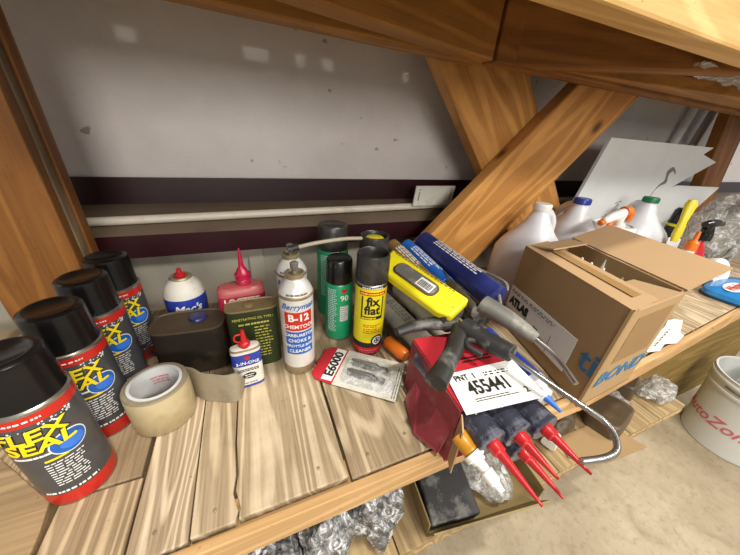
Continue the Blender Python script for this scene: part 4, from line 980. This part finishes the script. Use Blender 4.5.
# folded paper slip hanging at the deck edge
t = thing('paper_slip', (.825, .196, .0), 'crumpled white paper slip on the deck edge right of the cardboard box', 'paper')
bm = B(); PP = [(-.085, .002), (-.07, .018), (-.02, .022), (.01, .032), (.08, .046), (.118, .058), (.150, .056), (.155, .044), (.10, .024), (.085, .020), (.075, .008), (.02, -.002), (-.01, .006), (-.05, -.004)]
prism(bm, PP, .0, .0012)
for v in bm.verts: v.co.z += .0015+.004*abs(noise.noise(Vector((v.co.x*30, v.co.y*60, 0))))
obj('paper_sheet', bm, 'paper', t, smooth=False)
bm = lines_bm(-.05, .10, [.0], .003, .5, .02)
obj('print_marks', lay(bm, (0, .018, .0062), (1, .22, 0), (-.25, 1, 0)), 'grey_ink', t, smooth=False)

# ------------------------------------------------------------------ things on the lower deck
bags = [((-.040, .238, -.33), (.048, .050, .078), 'clear bag of screws on the lower shelf, leftmost under the deck edge'),
        ((.055, .238, -.33), (.050, .052, .088), 'clear bag of hardware on the lower shelf, middle one below the plank seam'),
        ((.155, .248, -.33), (.050, .052, .098), 'plump clear bag of small parts on the lower shelf beside the dark slab')]
for i, (c, s, lab) in enumerate(bags):
    t = thing('parts_bag', c, lab, 'bag', 'clear bags of parts on the lower shelf')
    blob('bag_film', t, 'bag', (0, 0, s[2]*.8), s, .35, 2.3*i+1, 5)
t = thing('grey_parcel', (-.125, .240, -.33), 'flat grey wrapped parcel on the lower shelf at the far left', 'parcel')
blob('wrapping', t, 'bag_clear', (0, 0, .035), (.045, .05, .045), .25, 9.2); blob('contents', t, 'white_dirty', (0, 0, .03), (.035, .035, .034), .2, 8.2)
t = thing('shallow_tray', (.392, .262, -.33), 'shallow olive cardboard tray on the lower shelf below the red nozzles', 'tray', rot=(0, 0, R(-7)))
bm = B(); box(bm, (-.135, -.095, .0005), (.135, .15, .003)); slab(bm, ((-.135, -.095, .001), (.125, -.095, .001), (.130, -.118, .050), (-.135, -.112, .050)), .003)
slab(bm, ((.135, -.095, .001), (.135, .15, .001), (.137, .15, .05), (.137, -.095, .05)), .003); slab(bm, ((-.135, .15, .001), (-.135, -.095, .001), (-.137, -.095, .05), (-.137, .15, .05)), .003); slab(bm, ((.135, .15, .001), (-.135, .15, .001), (-.135, .15, .05), (.135, .15, .05)), .003)
obj('tray_body', bm, 'card_olive', t, smooth=False)
t = thing('dark_slab', (.325, .262, -.326), 'dark flat slab standing in the shallow cardboard tray', 'panel', rot=(R(12), 0, R(-9)))
bm = B(); box(bm, (-.060, -.080, .020), (.045, .10, .060)); obj('slab_body', bm, 'black_matte', t, bevel=.004)
t = thing('bubble_strip', (.425, .255, -.3265), 'clear crinkled plastic strip lying in the tray right of the dark slab', 'packaging')
blob('film', t, 'bag_clear', (0, 0, .032), (.055, .085, .035), .3, 4.4)
for i, (c, s, rz, lab) in enumerate((((.890, .228, -.33), (.070, .042, .042), 12, 'left one of the two dark brown wrapped packs on the lower shelf'),
                                     ((1.060, .290, -.33), (.050, .036, .052), 20, 'right one of the two dark brown wrapped packs on the lower shelf'))):
    t = thing('wrapped_pack', c, lab, 'package', 'brown wrapped packs', rot=(R(-8), 0, R(rz)))
    bm = B(); loft(bm, [(.001, s[0]*.9, s[1]*.9, 6, 0, 0), (.006, s[0], s[1], 6, 0, 0), (s[2], s[0], s[1], 6, 0, 0), (s[2]+.005, s[0]*.92, s[1]*.9, 6, 0, 0)], 40); obj('pack', bm, 'brown_pack', t)
    blob('film', t, 'bag_clear', (.070, .020, .018), (s[0]*.9, s[1]*1.1, .020), .35, 6+i)
t = thing('clear_film', (1.150, .235, -.33), 'crumpled clear plastic film on the lower shelf left of the bucket', 'packaging')
blob('film', t, 'bag_clear', (0, .0, .030), (.065, .040, .034), .35, 12.4)
t = thing('cardboard_sheet', (.80, .185, -.328), 'flat brown cardboard sheet jutting out below the cardboard box', 'cardboard', rot=(R(-3), 0, R(-3)))
bm = B(); prism(bm, [(-.110, .050), (-.125, .0), (-.04, -.040), (.110, -.042), (.07, .055)], -.0, .003); obj('sheet', bm, 'card', t, smooth=False)
t = thing('dark_pouch', (.725, .262, -.328), 'dark pouch with a white end on the lower shelf beneath the cardboard box', 'pouch', rot=(0, 0, R(8)))
blob('pouch_body', t, 'brown_pack', (0, 0, .02), (.06, .025, .022), .25, 7.7); bm = B(); loft(bm, [(0, .016, .012, 4, 0, 0), (.045, .018, .014, 4, 0, 0)], 20, axis_matrix((-.045, -.01, .020), (-.09, -.02, .020))); obj('white_end', bm, 'white', t, bevel=.002)

# ------------------------------------------------------------------ bucket on the floor
t = thing('plastic_bucket', (1.850, .120, -.75), 'white plastic bucket with red lettering on the concrete floor, filled with white tubes', 'bucket')
bm = B(); rb, rt, hb = .140, .164, .340
lathe(bm, [(0, .006), (rb-.006, .0), (rb, .003), (rb+(rt-rb)*.80, hb*.80), (rb+(rt-rb)*.80+.006, hb*.805), (rb+(rt-rb)*.80+.006, hb*.83), (rb+(rt-rb)*.84, hb*.835), (rb+(rt-rb)*.92, hb*.92), (rt+.006, hb*.925), (rt+.006, hb*.95), (rt, hb*.955), (rt, hb-.004), (rt+.003, hb), (rt-.004, hb), (rt-.005, hb-.01), (rb-.004, .010), (0, .010)], 72)
obj('bucket_body', bm, 'bucket', t)
sA = R(-172)
bm = text_bm('AutoZone', .068, .012, .25, sx=1.0)
slice_x(bm, .008)
for v in bm.verts:
    z = .135+v.co.y; r = rb+(rt-rb)*z/hb+.0012+v.co.z; a = R(158)+v.co.x/.150; v.co = Vector((r*math.cos(a), r*math.sin(a), z))
obj('lettering', bm, 'pinkish', t, smooth=False)
bm = B(); tube(bm, [(rt*math.cos(a_), rt*math.sin(a_), hb*.88-.09*abs(math.cos((a_-R(200))))*0) for a_ in [R(150+12*k) for k in range(10)]], .0025, 8); obj('wire_handle', bm, 'steel', t)
for i, (dx, dy, L) in enumerate(((-.100, .010, .43), (-.088, -.030, .42), (-.078, .050, .44), (-.060, .005, .41), (-.045, -.060, .42), (-.040, .070, .43))):
    a = (1.850+dx*.88, .120+dy*.88, -.738); d = Vector((dx*.20, dy*.20, L))
    b_ = tuple(Vector(a)+d); tt = thing_axis('plastic_tube', a, b_, 'long white tube standing in the white bucket', 'tube', 'white tubes in the bucket')
    bm = B(); r = .0105; L2 = d.length; lathe(bm, [(0, 0), (r, 0), (r, L2), (r-.0015, L2), (r-.0015, L2-.02), (0, L2-.02)], 20); obj('tube_wall', bm, 'white' if i % 2 else 'clear_white', tt)
tt = thing('black_can', (1.91, .13, -.738), 'black can standing inside the white bucket', 'can')
bm = B(); lathe(bm, [(0, .0), (.045, .0), (.046, .36), (.043, .365), (0, .365)], 32); obj('can_wall', bm, 'black', tt)

# crumpled plastic sheeting tucked between the upper beams
t = thing('plastic_sheeting', (.90, .345, .503), 'wrinkled pale plastic sheeting tucked above the upper right beams', 'sheeting')
bm = B(); nx, ny = 40, 5; rows = []
for sgn in (0, 1):
    g_ = [[bm.verts.new((-.22+.62*i/nx, -.030+.055*j/ny*min(1, .25+i/8)+.10*0, .006*noise.noise(Vector((i*.45, j*.6, 3)))+sgn*.0015+.004)) for j in range(ny+1)] for i in range(nx+1)]; rows.append(g_)
for g_ in rows:
    for i in range(nx):
        for j in range(ny): bm.faces.new((g_[i][j], g_[i+1][j], g_[i+1][j+1], g_[i][j+1]))
obj('sheet', bm, 'bag_clear', t)
